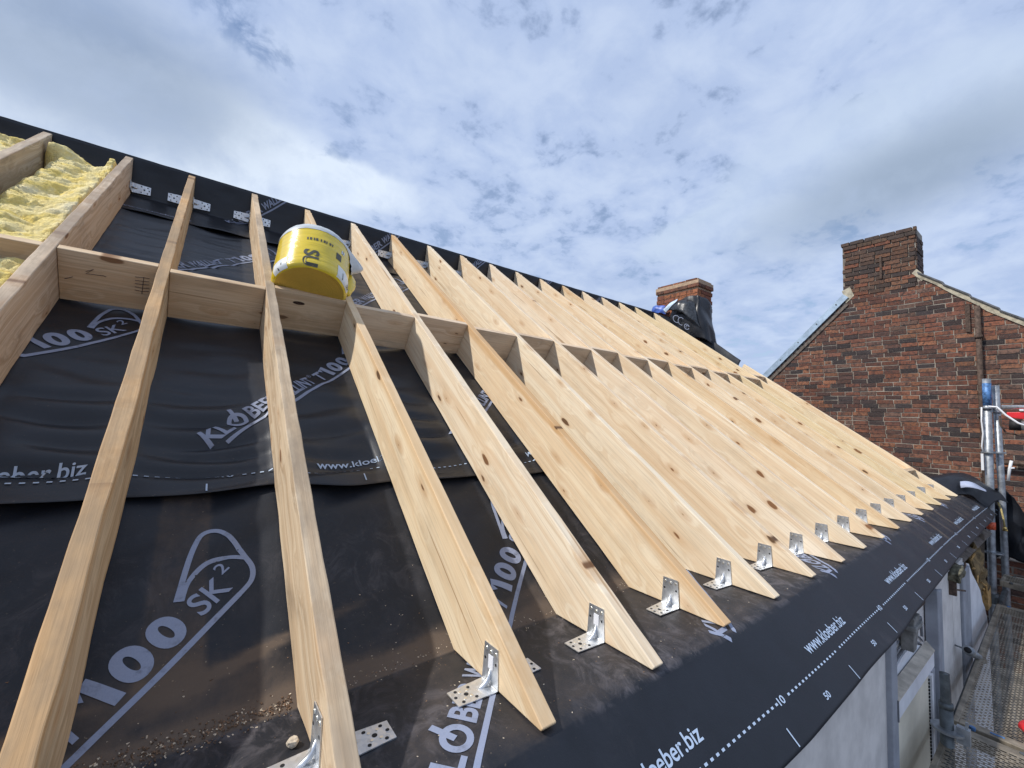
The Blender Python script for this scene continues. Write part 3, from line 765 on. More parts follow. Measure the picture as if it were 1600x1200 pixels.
nk = [o for o in bpy.data.objects if o.get('label') == NL[3]][0]
M = MB(); c0_, r1_ = (XS[3] + TH + .125, .172), (.030, .0095)
M.quad([F(c0_[0] + r1_[0] * (1 + .12 * nz(i, 3)) * cos(2 * pi * i / 20), UN[4] - .0012, c0_[1] + r1_[1] * (1 + .3 * nz(i, 7)) * sin(2 * pi * i / 20)) for i in range(20)])
kn_ = M.build('dark_knot', simple('knot_bark', (.045, .022, .012), .8, 0, 160, .7))
kn_.parent = nk; kn_.matrix_parent_inverse = (Matrix.Translation(nk.location) @ nk.rotation_euler.to_matrix().to_4x4()).inverted()

# ------------------------------------------------------------------ angle brackets
M_nail = simple('nail_bright', (.8, .76, .66), .3, .8)
def bracket_mesh(L=.108, W_=.070, Hh=.096, side=-1, lab=False):
    """origin at inner corner; flat flange towards side*x, width along +y, upright flange up z"""
    root = empty('angle_bracket'); t = .0025
    M = MB()
    r = .006; prof = [(L, 0), (r, 0)] + [(r - r * sin(a), r - r * cos(a)) for a in (.5, 1.0)] + [(0, r), (0, Hh)]
    pin = [(L, t), (r, t)] + [(r - (r - t) * sin(a), r - (r - t) * cos(a)) for a in (.5, 1.0)] + [(t, r), (t, Hh)]
    c = .006
    n = len(prof)
    for i in range(n - 1):
        q = [prof[i], prof[i + 1], pin[i + 1], pin[i]]
        y0a = c if i == 0 else 0; y1b = c if i == n - 2 else 0
        ys0 = [y0a, 0, 0, y0a] if i == 0 else ([0, y1b, y1b, 0] if i == n - 2 else [0] * 4)
        i0 = len(M.v)
        for (a, z_), dy in zip(q, ys0): M.v.append(Vector((side * a, dy, z_)))
        for (a, z_), dy in zip(q, ys0): M.v.append(Vector((side * a, W_ - dy, z_)))
        for f in ((0, 1, 2, 3), (7, 6, 5, 4), (0, 4, 5, 1), (1, 5, 6, 2), (2, 6, 7, 3), (3, 7, 4, 0)): M.f.append(tuple(i0 + k for k in f)); M.m.append(0)
    # pressed rib
    R = MB(); yc_ = W_ * .5; pts = []
    R.tube([(side * .036, yc_, t - .001), (side * .024, yc_, .0045), (side * .013, yc_, .011), (side * .0055, yc_, .022), (side * (t - .001), yc_, .040)], [.002, .0058, .0068, .0058, .002], 10)
    R.build('rib', M_galv, root, True)
    # nail holes: dark recess discs, and round nail heads
    def disc(p, nrm, r_, m_, th=.0006):
        p = Vector(p); nrm = Vector(nrm); M.tube([p - nrm * .0002, p + nrm * th], r_, 12, m_)
    for (a, y) in ((.090, .014), (.090, .055), (.071, .035), (.054, .014), (.054, .055), (.099, .036)):
        disc((side * a, y, t), (0, 0, 1), .0042 if y != .035 else .0058, 1)
    for (z_, y) in ((.058, .012), (.058, .058)): disc((side * t, y, z_), (side, 0, 0), .0036, 1)
    for (z_, y) in ((.082, .014), (.082, .055), (.080, .035)): disc((side * t, y, z_), (side, 0, 0), .0045, 2, .002)
    for (a, y) in ((.081, .022), (.081, .048), (.062, .024), (.062, .046)): disc((side * a, y, t), (0, 0, 1), .0035, 2, .0012)
    M.build('plate', [M_galv, M_black, M_nail], root)
    if lab:
        Q = MB(); Q.box((side * (t + .0001), .024, .040), (side * (t + .0010), .044, .072)); Q.build('sticker', M_white, root)
    return root
proto = {}
def copy_tree(o, parent=None):
    c = o.copy(); COL.objects.link(c); c.parent = parent
    for ch in [q for q in o.children]: copy_tree(ch, c)
    return c
def put_bracket(key, loc, rot, lab, grp):
    if key not in proto:
        o = proto[key] = bracket_mesh(side=key[0], lab=key[1])
    else: o = copy_tree(proto[key])
    o.location = loc; o.rotation_euler = rot; tag(o, lab, 'angle bracket', grp); return o
ORD = {3: 'big bracket at the bottom edge beside the grey topped rafter', 4: 'bracket with paper sticker at the foot of the nearest sharp tipped rafter', 5: 'bracket with paper sticker at the second sharp rafter foot', 6: 'bracket at the foot of the orange edged rafter'}
names = ['fourth', 'fifth', 'sixth', 'seventh', 'eighth', 'ninth', 'tenth', 'eleventh', 'twelfth', 'thirteenth', 'fourteenth', 'fifteenth']
for k in range(3, 19):
    x = XS[k]; t = tu(x)
    y = -.006 + (t + .04) * .8 + (.0 if k > 4 else -.004)
    if k == 3: y = -.012
    if k == 16: yy = y + .05
    lab = ORD.get(k, 'galvanised bracket at the %s sharp rafter foot counted from the left' % names[min(k - 7, 11)])
    put_bracket((-1, k in (4, 5)), (x - .0008, y + random.uniform(-.004, .004), zdeck(x)), (0, 0, random.uniform(-.03, .03) if k > 5 else .01), lab, 'angle brackets at the rafter feet')
for k, l in ((3, 'flat galvanised bracket leg right of the grey topped rafter foot'), (4, 'bracket mostly hidden behind the nearest sharp tipped rafter, only a corner showing')):
    x = XS[k]; put_bracket((1, False), (x + TH + .0012, -.012 if k == 3 else .0, zdeck(x)), (0, 0, 0), l, 'angle brackets at the rafter feet')
# brackets at the top ends, lying against the upright fold
rotU = Matrix.Rotation(AL + radians(62.5), 4, 'X').to_euler()
TL = {1: 'top bracket on the right side of the wide weathered rafter', 2: 'top bracket at the head of the orange tinted rafter', 3: 'top bracket at the head of the grey topped rafter', 5: 'top bracket on the pale rafter right of the yellow roll', 6: 'top bracket at the head of the orange striped rafter', 7: 'top bracket at the head of the rafter behind the orange striped one', 8: 'small far bracket at the head of the clean pale rafter'}
for k in (1, 2, 3, 5, 6, 7, 8):
    x = XS[k]
    for sd in ((1,) if k == 1 else (-1, 1) if k < 5 else (-1,)):
        p = F(x + (TH + .004 if sd > 0 else -.004), UB - .008, .018)
        put_bracket((sd, False), p, rotU, TL[k] + (', left of it' if sd < 0 else ', right of it'), 'brackets along the ridge fold')

# ------------------------------------------------------------------ glass wool
def wool(x0, x1, u0, u1, nf, lab, seed):
    xs_ = frange(x0, x1, .009); us_ = frange(u0, u1, .011)
    def f(x, u):
        tx = (x - x0) / (x1 - x0); tu_ = (u - u0) / (u1 - u0)
        n = nf(tx, u)
        wv = .024 * fbm(x * 7 + seed, u * 6, seed, 3) - .022 * (1 - min(1, abs(nz(x * 4 + seed, u * 9 + x * 5, 2)) * 5)) + .013 * nz(x * 22 + 2 * nz(x * 6, u * 6), u * 46, seed) + .007 * nz(x * 60, u * 110, seed)
        n = n + wv
        ed = min(1, min(tx, 1 - tx) * 14, ) ; ed2 = min(1, min(tu_, 1 - tu_) * 30)
        return F(x + .01 * nz(x * 12, u * 12, 5), u, max(.004, n * (ed ** .4) * ed2 ** .4))
    vs, fs = gridmesh(f, xs_, us_)
    o = obj('insulation_batt', (vs, fs), M_wool, None, True); return tag(o, lab, 'insulation', 'glass wool laid between the left rafters')
wool(XS[0] + TH + .001, XS[1] - .002, 2.20, 4.03, lambda t, u: lerp(.070 + .095 * sm(t, .04, .25) + .045 * sm(t, .6, 1), .232 - .10 * sm(t, .1, .8) + .10 * sm(t, .80, .86), sm(u, 3.84, 3.93)), 'yellow glass wool lumpy batt between the two left rafters above the nogging', 3)
wool(XS[0] - .40, XS[0] - .002, 2.20, 4.04, lambda t, u: .155 + .04 * sm(t, .5, 0) + .05 * sm(u, 3.9, 4.0), 'yellow glass wool in the outermost left bay, cut by the photo edge', 9)
wool(XS[0] + TH + .001, XS[1] - .002, 1.3, 2.13, lambda t, u: .17, 'scrap of yellow glass wool showing below the nogging at the left edge', 15)

# ------------------------------------------------------------------ yellow insulation roll
roll = tag(empty('insulation_roll'), 'roll of insulation in glossy yellow printed film wedged in the rafters above the nogging', 'insulation roll')
AX = Vector((.13, .50, .86)).normalized()
base = F(1.418, 2.185, H + .004) 
E1 = Vector((1, 0, 0)); E1 = (E1 - AX * E1.dot(AX)).normalized(); E2 = AX.cross(E1).normalized()   # E2 roughly +Y
if E2.y < 0: E2 = -E2
Rr = .195; HR = .37
def rollp(a, h, rs=1.0):
    k = 1 + .02 * nz(cos(a) * 1.5, sin(a) * 1.5, h * 6) + .006 * nz(cos(a) * 3, sin(a) * 3, h * 60) * 1.2
    r = Rr * rs * k * (1 - .10 * (1 - min(1, h / .03)) ** 2)
    return base + AX * h + E1 * cos(a) * r * .99 + E2 * sin(a) * r * .96 
na = 96
def ringmesh(hs, rs=1.0, name='film', mat_=None, smooth=True, a0=0, a1=2 * pi):
    vs = []; fs = []; K = na
    for h in hs:
        for j in range(K): vs.append(rollp(2 * pi * j / K, h, rs))
    for i in range(len(hs) - 1):
        for j in range(K): fs.append((i * K + j, i * K + (j + 1) % K, (i + 1) * K + (j + 1) % K, (i + 1) * K + j))
    return obj(name, (vs, fs), mat_, roll, smooth)
m, nt, b = mat('yellow_film'); M_film = m
t = N(nt, 'ShaderNodeTexCoord').outputs['Object']; tv = N(nt, 'ShaderNodeMapping', {'Vector': t}); 
dotn = N(nt, 'ShaderNodeVectorMath', {0: t, 1: tuple(AX)}, operation='DOT_PRODUCT').outputs['Value']
wv = N(nt, 'ShaderNodeCombineXYZ', {0: math_(nt, 'MULTIPLY', dotn, 55.0), 1: N(nt, 'ShaderNodeVectorMath', {0: t, 1: tuple(E1 * 3)}, operation='DOT_PRODUCT').outputs['Value'], 2: 0.0}).outputs[0]
wn = noise_(nt, wv, 1.0, 5, .65, .4)
setc(nt, b, mixc(nt, sstep(nt, wn, .3, .75), (.80, .58, .018), (.68, .50, .02))); b.inputs['Roughness'].default_value = .22; b.inputs['Coat Weight'].default_value = .4
bump(nt, b, wn, .55, .006)
ringmesh([0, .004, .012, .02] + frange(.03, .318, .012), 1, 'film', M_film)
# milky clear film over the shoulder and top, gathered at the back
vs = []; fs = []
hh = [(.300, 1.008), (.318, 1.006), (.333, .985), (.352, .94), (.364, .84), (.37, .6), (.372, .3), (.373, .02)]
for h, rs in hh:
    for j in range(na):
        a = 2 * pi * j / na
        p = rollp(a, h, rs)
        g = exp(-((a + .12) / .34) ** 2) + exp(-((a + .12 - 2 * pi) / .34) ** 2)
        p += E1 * g * (.012 + .085 * sm(h, .30, .352) * rs) - AX * g * (.085 - .02 * sm(h, .30, .36)) + AX * .006 * nz(a * 9, rs * 6, 2) * (1 - rs * .3) + E1 * g * .014 * nz(a * 14, h * 30, 5)
        vs.append(p)
for i in range(len(hh) - 1):
    for j in range(na): fs.append((i * na + j, i * na + (j + 1) % na, (i + 1) * na + (j + 1) % na, (i + 1) * na + j))
obj('clear_film', (vs, fs), M_clear, roll, True)
# loose yellow flap on the right
vs = []; fs = []
for i in range(9):
    h = .06 + i * .029
    for j in range(7):
        s_ = j / 6; a = -.05 + .45 * s_
        bulge = sin(pi * s_) * .055 * sin(pi * min(1, (i + .6) / 9)) 
        vs.append(rollp(a, h, 1.012) + (E1 * 1.0) * bulge + AX * .01 * nz(i, j) + E1 * .008 * nz(i * 1.7, j * 2.3, 4))
for i in range(8):
    for j in range(6): fs.append((i * 7 + j, i * 7 + j + 1, (i + 1) * 7 + j + 1, (i + 1) * 7 + j))
sol(obj('film_flap', (vs, fs), M_film, roll, True), .002)
# wool face with spiral
m, nt, b = mat('roll_end'); 
t = N(nt, 'ShaderNodeTexCoord').outputs['Object']
d0 = N(nt, 'ShaderNodeVectorMath', {0: t, 1: tuple(base)}, operation='DISTANCE').outputs['Value']
rg = noise_(nt, N(nt, 'ShaderNodeCombineXYZ', {0: math_(nt, 'MULTIPLY', d0, 190.0), 1: 0.0, 2: 0.0}).outputs[0], 1.0, 3, .6)
wn2 = noise_(nt, t, 45, 6, .7)
setc(nt, b, mixc(nt, math_(nt, 'ADD', math_(nt, 'MULTIPLY', rg, .6), math_(nt, 'MULTIPLY', wn2, .4)), (.74, .50, .08), (.54, .35, .06))); b.inputs['Roughness'].default_value = 1
bump(nt, b, rg, .6, .006)
vs = []; fs = []
rr_ = [1.0, .97, .85, .6, .35, .1]
for q in rr_:
    for j in range(na):
        a = 2 * pi * j / na; p = rollp(a, 0.0, q); p += AX * (-.006 * (1 - q) - .0 + .003 * nz(q * 22, cos(a) * 2, sin(a) * 2)); vs.append(p)
for i in range(len(rr_) - 1):
    for j in range(na): fs.append((i * na + (j + 1) % na, i * na + j, (i + 1) * na + j, (i + 1) * na + (j + 1) % na))
fs.append(tuple((len(rr_) - 1) * na + j for j in range(na))[::-1])
obj('wool_end', (vs, fs), m, roll, True)
# printed patches: angle a (front is -E2 => a=-pi/2), height
def patch(a0, a1, h0, h1, rs=1.006):
    vs = []; fs = []; nx, ny = 10, 6
    for i in range(ny + 1):
        for j in range(nx + 1): vs.append(rollp(lerp(a0, a1, j / nx), lerp(h0, h1, i / ny), rs))
    for i in range(ny):
        for j in range(nx): fs.append((i * (nx + 1) + j, i * (nx + 1) + j + 1, (i + 1) * (nx + 1) + j + 1, (i + 1) * (nx + 1) + j))
    return vs, fs
M_lab = simple('label_white', (.72, .75, .74), .35, 0, 8, .1); M_prt = simple('label_print', (.07, .07, .05), .5)
obj('label', patch(-1.02, -.30, .010, .10), M_lab, roll, True); obj('label', patch(-2.95, -2.40, .004, .075), M_lab, roll, True)
obj('black_square_mark', patch(-1.12, -.93, .135, .185), M_prt, roll, True)
obj('badge', patch(-.95, -.83, .205, .234), M_lab, roll, True)
def rtext(s, a0, a1, h0, h1, bold=.02, rot=False, rs=1.012):
    V, Fc = text_fit(s, 0, 1, 0, 1, bold)
    bm = bmesh.new(); vv = [bm.verts.new(v) for v in V]
    for f in Fc:
        try: bm.faces.new([vv[i] for i in f])
        except ValueError: pass
    bmesh.ops.triangulate(bm, faces=bm.faces)
    for v in bm.verts:
        x, y = v.co.x, v.co.y
        if rot: x, y = y, 1 - x
        v.co = rollp(lerp(a0, a1, x), lerp(h0, h1, y), rs)
    bmesh.ops.recalc_face_normals(bm, faces=bm.faces)
    return obj('lettering', bm, M_prt, roll, True)
rtext('SU', -1.98, -1.58, .006, .125, .03, True)
rtext('2', -.915, -.865, .208, .230, .02)
M = MB()
for j, a in enumerate((-1.95, -1.88, -1.78, -1.72, -1.6, -1.52, -1.45, -1.36, -1.28)):
    V, Fc = patch(a, a + .035 + .02 * (j % 2), .205, .225, 1.008); k = len(M.v); M.v += V; M.f += [tuple(i + k for i in f) for f in Fc]; M.m += [0] * len(Fc)
for a, h0, h1 in ((-.82, .02, .07), (-.50, .018, .045), (-.42, .018, .06), (-2.72, .008, .02), (-2.60, .03, .045)):
    V, Fc = patch(a, a + .035, h0, h1, 1.012); k = len(M.v); M.v += V; M.f += [tuple(i + k for i in f) for f in Fc]; M.m += [0] * len(Fc)
M.build('small_print', M_prt, roll, True)

# ------------------------------------------------------------------ brickwork
PAL = [(.26, .12, .07), (.22, .10, .065), (.17, .10, .075), (.20, .080, .052), (.25, .098, .058), (.15, .068, .05), (.10, .056, .047), (.065, .047, .045), (.18, .075, .05), (.29, .125, .07), (.13, .070, .055), (.05, .042, .043), (.22, .095, .064)]
def bricks(X0, inside, y0, y1, z0, z1, pal=PAL, axis='Y', hb=.0600, lb=.205, mj=.0130, depth=.06, seed=1, jit=.0035):
    """brick courses on a plane facing -X (axis Y) or -Y (axis X); inside(c, z)->bool"""
    rnd = random.Random(seed); vs = []; fs = []; tint = []
    z = z0; row = 0
    while z < z1:
        y = y0 - rnd.uniform(0, .02) - (lb / 2 if row % 2 else 0)
        while y < y1:
            L = lb * rnd.uniform(.965, 1.03) if rnd.random() > .06 else lb * .48
            a, b_ = y, y + L; cz = z + hb / 2
            # clip to outline
            st_ = .02; aa = a
            while aa < b_ and not inside(aa + .001, cz): aa += st_
            bb = b_
            while bb > aa and not inside(bb - .001, cz): bb -= st_
            if bb - aa > .035:
                pr_ = rnd.uniform(-.008, .001); c = pal[rnd.randrange(len(pal))]; f = rnd.uniform(.75, 1.15)
                c = tuple(k * f for k in c); i = len(vs); sag = .004 * sin(a * 1.3 + row)
                for dx in (-pr_ - .008, depth):
                    for yy, zz_ in ((aa, z), (bb, z), (bb, z + hb), (aa, z + hb)):
                        jy, jz = rnd.uniform(-jit, jit), rnd.uniform(-jit, jit) + sag
                        px_ = X0 + dx + rnd.uniform(-.002, .002)
                        vs.append((px_, yy + jy, zz_ + jz) if axis == 'Y' else (yy + jy, px_, zz_ + jz)); tint.append(c)
                fs += [(i, i + 3, i + 2, i + 1), (i, i + 1, i + 5, i + 4), (i + 1, i + 2, i + 6, i + 5), (i + 2, i + 3, i + 7, i + 6), (i + 3, i, i + 4, i + 7)]
            y += L + mj
        z += hb + mj; row += 1
    return vs, fs, tint
gable = tag(empty('brick_building', (10.4, 0, -6)), 'neighbouring old brick gable house with tall brick chimney stack at its peak', 'building')
def GP(o): o.parent = gable; o.location = (-10.4, 0, 6); return o
GX = 10.4
def ztop(y):
    if y > 1.60: return 3.24 - (y - 1.60) * 1.022
    if y > .655: return 9
    if y > -.03: return 3.50 + (y - .655) * .905
    return 2.86 + (y + .03) * .83
def ins(y, z): return z < ztop(y) - .03 and not (.655 < y < 1.60 and z > 3.3)
def brick_obj(name, args, parent_fn, mat_=M_brick):
    v, f, t_ = args; o = obj(name, (v, f), mat_, None, False, {'tint': t_}); parent_fn(o); return o
brick_obj('brick_wall', bricks(GX, ins, -3.0, 4.5, -1.6, 3.32, seed=3), GP)
brick_obj('chimney_stack', bricks(GX - .006, lambda y, z: .665 < y < 1.665 and z > 3.26 + max(0, y - 1.5) * .0, .655, 1.67, 3.27, 4.14, seed=5, pal=[(.16, .085, .055), (.085, .06, .05), (.20, .10, .06), (.12, .075, .055), (.25, .10, .06), (.07, .055, .05)], mj=.016), GP)
brick_obj('chimney_stack', bricks(.655, lambda x, z: GX + .0 < x < GX + .5, GX, GX + .5, 3.0, 4.14, axis='X', seed=6, pal=[(.085, .06, .05), (.12, .075, .055)]), GP)  # side turned from the sun: its shade is put into darker brick tints
brick_obj('chimney_cap', bricks(GX - .018, lambda y, z: .64 < y < 1.685, .60, 1.69, 4.155, 4.29, seed=8, pal=[(.085, .065, .055), (.11, .075, .06), (.14, .09, .06)], mj=.014, lb=.2), GP)
M = MB(); M.box((GX + .012, .665, 3.2), (GX + .5, 1.665, 4.27)); M.box((GX + .002, .66, 4.15), (GX + .5, 1.66, 4.275))
GP(M.build('chimney_core', M_mortar))
M = MB(); yz = [(4.6, -6), (4.6, ztop(4.6)), (1.60, 3.22), (1.6, 3.3), (.66, 3.3), (.655, 3.46), (-.03, 2.83), (-3.0, ztop(-3.0) - .03), (-3.0, -6)]
M.prism([(GX + .004, y, z) for y, z in yz], (.3, 0, 0)); GP(M.build('mortar_backing', M_mortar))
M = MB(); M.prism([(GX + .31, y, z - .02) for y, z in yz], (6, 0, 0)); GP(M.build('building_body', M_slate))
# zinc verge flashing on the left slope
M = MB()
def slope_box(ya, za, yb, zb, t0, t1, x0, x1, m=0):
    d = Vector((0, yb - ya, zb - za)).normalized(); n = Vector((0, -d.z, d.y)); n = n if n.z > 0 else -n
    a = Vector((0, ya, za)); b_ = Vector((0, yb, zb))
    M.prism([Vector((x0, 0, 0)) + q for q in (a + n * t0, b_ + n * t0, b_ + n * t1, a + n * t1)], (x1 - x0, 0, 0), m)
for i in range(4):
    ta, tb = i / 4, (i + 1) / 4 + .004
    slope_box(lerp(1.58, 4.4, ta), lerp(3.26, .378, ta), lerp(1.58, 4.4, tb), lerp(3.26, .378, tb), .0 + .002 * (i % 2), .105 + .003 * (i % 2), GX - .035 - .003 * (i % 2), GX + .3)
GP(M.build('verge_flashing', M_zinc))
M = MB()
for i in range(9): 
    t_ = (i + .5) / 9; y_, z_ = lerp(1.58, 4.4, t_), lerp(3.26, .378, t_); M.tube([(GX - .045, y_ + .03, z_ + .06), (GX - .035, y_ + .03, z_ + .06)], .012, 8)
GP(M.build('flashing_screw', M_scafdark))
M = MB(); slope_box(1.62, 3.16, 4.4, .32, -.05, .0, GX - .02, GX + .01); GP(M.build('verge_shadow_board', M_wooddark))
# mortar fillet and slates on the right slope
bm = bmesh.new(); M = MB()
n = 34
for i in range(n):
    ya = lerp(.655, -3.0, i / n); yb = lerp(.655, -3.0, (i + 1) / n)
    w = .085 + .045 * nz(ya * 3.1, 4) ; w2 = .085 + .045 * nz(yb * 3.1, 4)
    M.prism([(GX - .022, ya, ztop(ya) + .01), (GX - .022, yb, ztop(yb) + .01), (GX - .022, yb, ztop(yb) - w2), (GX - .022, ya, ztop(ya) - w)], (.1, 0, 0))
GP(M.build('mortar_fillet', M_fillet))
M = MB(); y_ = .65
while y_ > -3.0:
    L = .30; za, zb = ztop(y_) + .010, ztop(y_ - L) + .038
    M.prism([(GX - .05, y_, za), (GX - .05, y_ - L, zb), (GX - .05, y_ - L, zb - .028), (GX - .05, y_, za - .022)], (1.2, 0, 0)); y_ -= .29
GP(M.build('roof_slates', M_slate))
M = MB(); M.tube([(GX - .05, -.005, 2.80), (GX - .05, -.012, 1.2), (GX - .05, -.02, -1.5)], .033, 10)
for z_ in (2.3, 1.1, .1): M.tube([(GX - .05, -.01, z_), (GX - .05, -.01, z_ + .05)], .045, 10)
GP(M.build('drainpipe', M_rust, None, True))
M = MB(); M.box((GX - .03, .075, 2.42), (GX - .012, .125, 2.86)); GP(M.build('iron_strap', M_rust))
M = MB(); M.box((GX - .035, 1.10, 3.50), (GX - .012, 1.13, 3.90)); GP(M.build('iron_strap', M_rust))
M = MB(); M.tube([(GX - .1, -.12, .47), (GX - .1, -2.5, .45)], .035, 8); GP(M.build('dark_ledge', M_rust))
# ragged mortar round chimney foot
M = MB(); M.prism([(GX - .012, 1.68, 3.40), (GX - .012, 1.56, 3.46), (GX - .012, 1.50, 3.28), (GX - .012, 1.62, 3.16)], (.05, 0, 0)); M.prism([(GX - .014, .66, 3.56), (GX - .014, .72, 3.50), (GX - .014, .60, 3.34), (GX - .014, .56, 3.42)], (.05, 0, 0)); GP(M.build('mortar_patch', M_fillet))

# low brick wall beyond the scaffold boards
lw = tag(empty('low_brick_wall', (8.3, 0, -6)), 'low brick wall end with thick mortar just beyond the far scaffold board', 'wall')
v, f, t_ = bricks(8.3, lambda y, z: z < -.50 or (-.36 < y < -.30), -3, .6, -1.7, -.47, seed=12, jit=.004, mj=.014)
o = obj('brick_courses', (v, f), M_brick, lw, False, {'tint': t_}); o.location = (-8.3, 0, 6)
M = MB(); M.box((8.306, -3, -6), (8.5, .6, -.52)); o = M.build('mortar_core', M_mortar, lw); o.location = (-8.3, 0, 6)

# ------------------------------------------------------------------ small chimney at the ridge
ch = tag(empty('chimney', (7.1, 2.6, 1.2)), 'small orange brick chimney standing at the far end of the ridge', 'chimney')
def CP(o): o.parent = ch; o.location = (-7.1, -2.6, -1.2); return o
OP = [(.38, .14, .065), (.43, .165, .075), (.33, .12, .06), (.36, .14, .07), (.27, .10, .06)]
cx0, cx1, cy0, cy1, czt = 7.1, 7.53, 2.615, 3.36, 3.10
M = MB(); M.box((cx0 + .012, cy0 + .012, 1.2), (cx1 - .012, cy1 - .012, 3.12)); M.box((cx0 - .01, cy0 - .01, 3.0), (cx1 + .01, cy1 + .01, 3.09)); CP(M.build('mortar_core', simple('light_mortar', (.42, .30, .20), .9, 0, 20, .2)))
brick_obj('brick_shaft', bricks(cx0 + .004, lambda y, z: cy0 - .002 < y < cy1, cy0, cy1, 1.9, 2.93, seed=20, pal=OP, hb=.060, lb=.20, mj=.006, jit=.0015), CP)
brick_obj('brick_shaft', bricks(cy0 + .004, lambda x, z: cx0 + .012 < x < cx1, cx0, cx1, 1.9, 2.93, axis='X', seed=21, pal=OP, hb=.060, lb=.20, mj=.006, jit=.0015), CP)
DP = [(.22, .095, .06), (.28, .11, .06), (.18, .09, .06)]
brick_obj('cap_course', bricks(cx0 - .014, lambda y, z: cy0 - .02 < y < cy1 + .01, cy0 - .02, cy1, 2.985, 3.02, seed=22, pal=DP, hb=.052, lb=.21, mj=.008, jit=.002), CP)
brick_obj('cap_course', bricks(cy0 - .014, lambda x, z: cx0 - .004 < x < cx1 + .015, cx0 - .01, cx1, 2.985, 3.02, axis='X', seed=23, pal=DP, hb=.052, lb=.2, mj=.008, jit=.002), CP)
brick_obj('top_course', bricks(cx0 + .004, lambda y, z: cy0 + .01 < y < cy1, cy0 + .02, cy1, 3.065, 3.09, seed=24, pal=DP, hb=.06, lb=.21, mj=.018, jit=.003, depth=.1), CP)
brick_obj('top_course', bricks(cy0 + .35, lambda x, z: x > 7.40, cx0 + .3, cx1 - .05, 3.065, 3.09, axis='X', seed=25, pal=DP, hb=.06, lb=.1, mj=.02, depth=.1), CP)

# draped sheets: Catmull grid through control points
def drape(name, ctrl, matr, n=6, rough=.006, fold=3, parent=None, seed=0, thick=.002):
    R = len(ctrl); Cc = len(ctrl[0])
    C = [[Vector(p) for p in r] for r in ctrl]
    def cr(p0, p1, p2, p3, t): return .5 * ((2 * p1) + (p2 - p0) * t + (2 * p0 - 5 * p1 + 4 * p2 - p3) * t * t + (3 * p1 - p0 - 3 * p2 + p3) * t ** 3)
    def line(L, t):
        i = min(int(t), len(L) - 2); f = t - i
        return cr(L[max(i - 1, 0)], L[i], L[i + 1], L[min(i + 2, len(L) - 1)], f)
    vs = []; NR = (R - 1) * n + 1; NC = (Cc - 1) * n + 1
    for a in range(NR):
        for b_ in range(NC):
            rowpts = [line(C[r], b_ / n) for r in range(R)]
            p = line(rowpts, a / n)
            d = Vector((nz(p.x * 4 + seed, p.y * 7, p.z * 5), nz(p.x * 5, p.y * 6 + seed, p.z * 4), nz(p.x * 6, p.y * 5, p.z * 6 + seed)))
            p = p + d * rough * 2 + Vector((-.5, -.5, .3)) * (rough * (1 - 3 * min(.33, abs(nz(p.y * 9 + p.x * 3 + seed, p.z * 2.2, 1)))))
            vs.append(p)
    fs = [(a * NC + b_, a * NC + b_ + 1, (a + 1) * NC + b_ + 1, (a + 1) * NC + b_) for a in range(NR - 1) for b_ in range(NC - 1)]
    o = obj(name, (vs, fs), matr, parent, True, {'dust': [.12] * len(vs)})
    if thick: sol(o, thick)
    return o
# wrap on the chimney: across the camera-side face, round the near corner, down onto the ridge
X_ = cx0 - .045; Yn = cy0 - .045
wrap = drape('membrane_wrap', [
    [(X_, 3.02, 2.760), (X_, 2.86, 2.825), (X_, 2.70, 2.83), (X_ + .01, Yn + .01, 2.81), (7.28, Yn, 2.78), (7.42, Yn, 2.69)],
    [(X_, 3.03, 2.70), (X_ - .02, 2.87, 2.73), (X_ - .01, 2.70, 2.74), (X_, Yn, 2.72), (7.28, Yn - .02, 2.64), (7.41, Yn - .01, 2.56)],
    [(X_ - .01, 3.04, 2.62), (X_ - .04, 2.89, 2.62), (X_ - .04, 2.74, 2.60), (X_ - .02, Yn - .03, 2.56), (7.26, Yn - .05, 2.46), (7.41, Yn - .02, 2.42)],
    [(X_ - .01, 3.07, 2.56), (X_ - .06, 2.94, 2.52), (X_ - .07, 2.80, 2.46), (X_ - .03, Yn - .06, 2.38), (7.27, Yn - .08, 2.30), (7.43, Yn - .04, 2.28)],
    [(X_ - .02, 3.10, 2.44), (X_ - .05, 2.98, 2.34), (X_ - .06, 2.86, 2.24), (X_ - .02, Yn - .10, 2.10), (7.26, Yn - .12, 2.04), (7.48, Yn - .08, 2.06)]], M_mem, 8, .014)
tag(wrap, 'black membrane piece wrapped around the foot of the small chimney', 'roof membrane')
fold = drape('folded_flap', [
    [(X_ - .04, 3.06, 2.735), (X_ - .05, 2.93, 2.785), (X_ - .04, 2.80, 2.80), (X_ - .03, 2.70, 2.76), (X_ - .02, 2.62, 2.70)],
    [(X_ - .10, 3.08, 2.69), (X_ - .14, 2.94, 2.71), (X_ - .15, 2.80, 2.71), (X_ - .12, 2.68, 2.66), (X_ - .06, 2.58, 2.56)],
    [(X_ - .12, 3.04, 2.655), (X_ - .17, 2.88, 2.63), (X_ - .18, 2.76, 2.59), (X_ - .15, 2.64, 2.50), (X_ - .08, 2.54, 2.40)],
    [(X_ - .10, 2.98, 2.64), (X_ - .16, 2.83, 2.585), (X_ - .17, 2.71, 2.52), (X_ - .13, 2.60, 2.42), (X_ - .06, 2.50, 2.30)]], simple('satin_membrane_fold', (.030, .034, .040), .30, 0, 30, .6, .4), 7, .010, parent=wrap, seed=4)
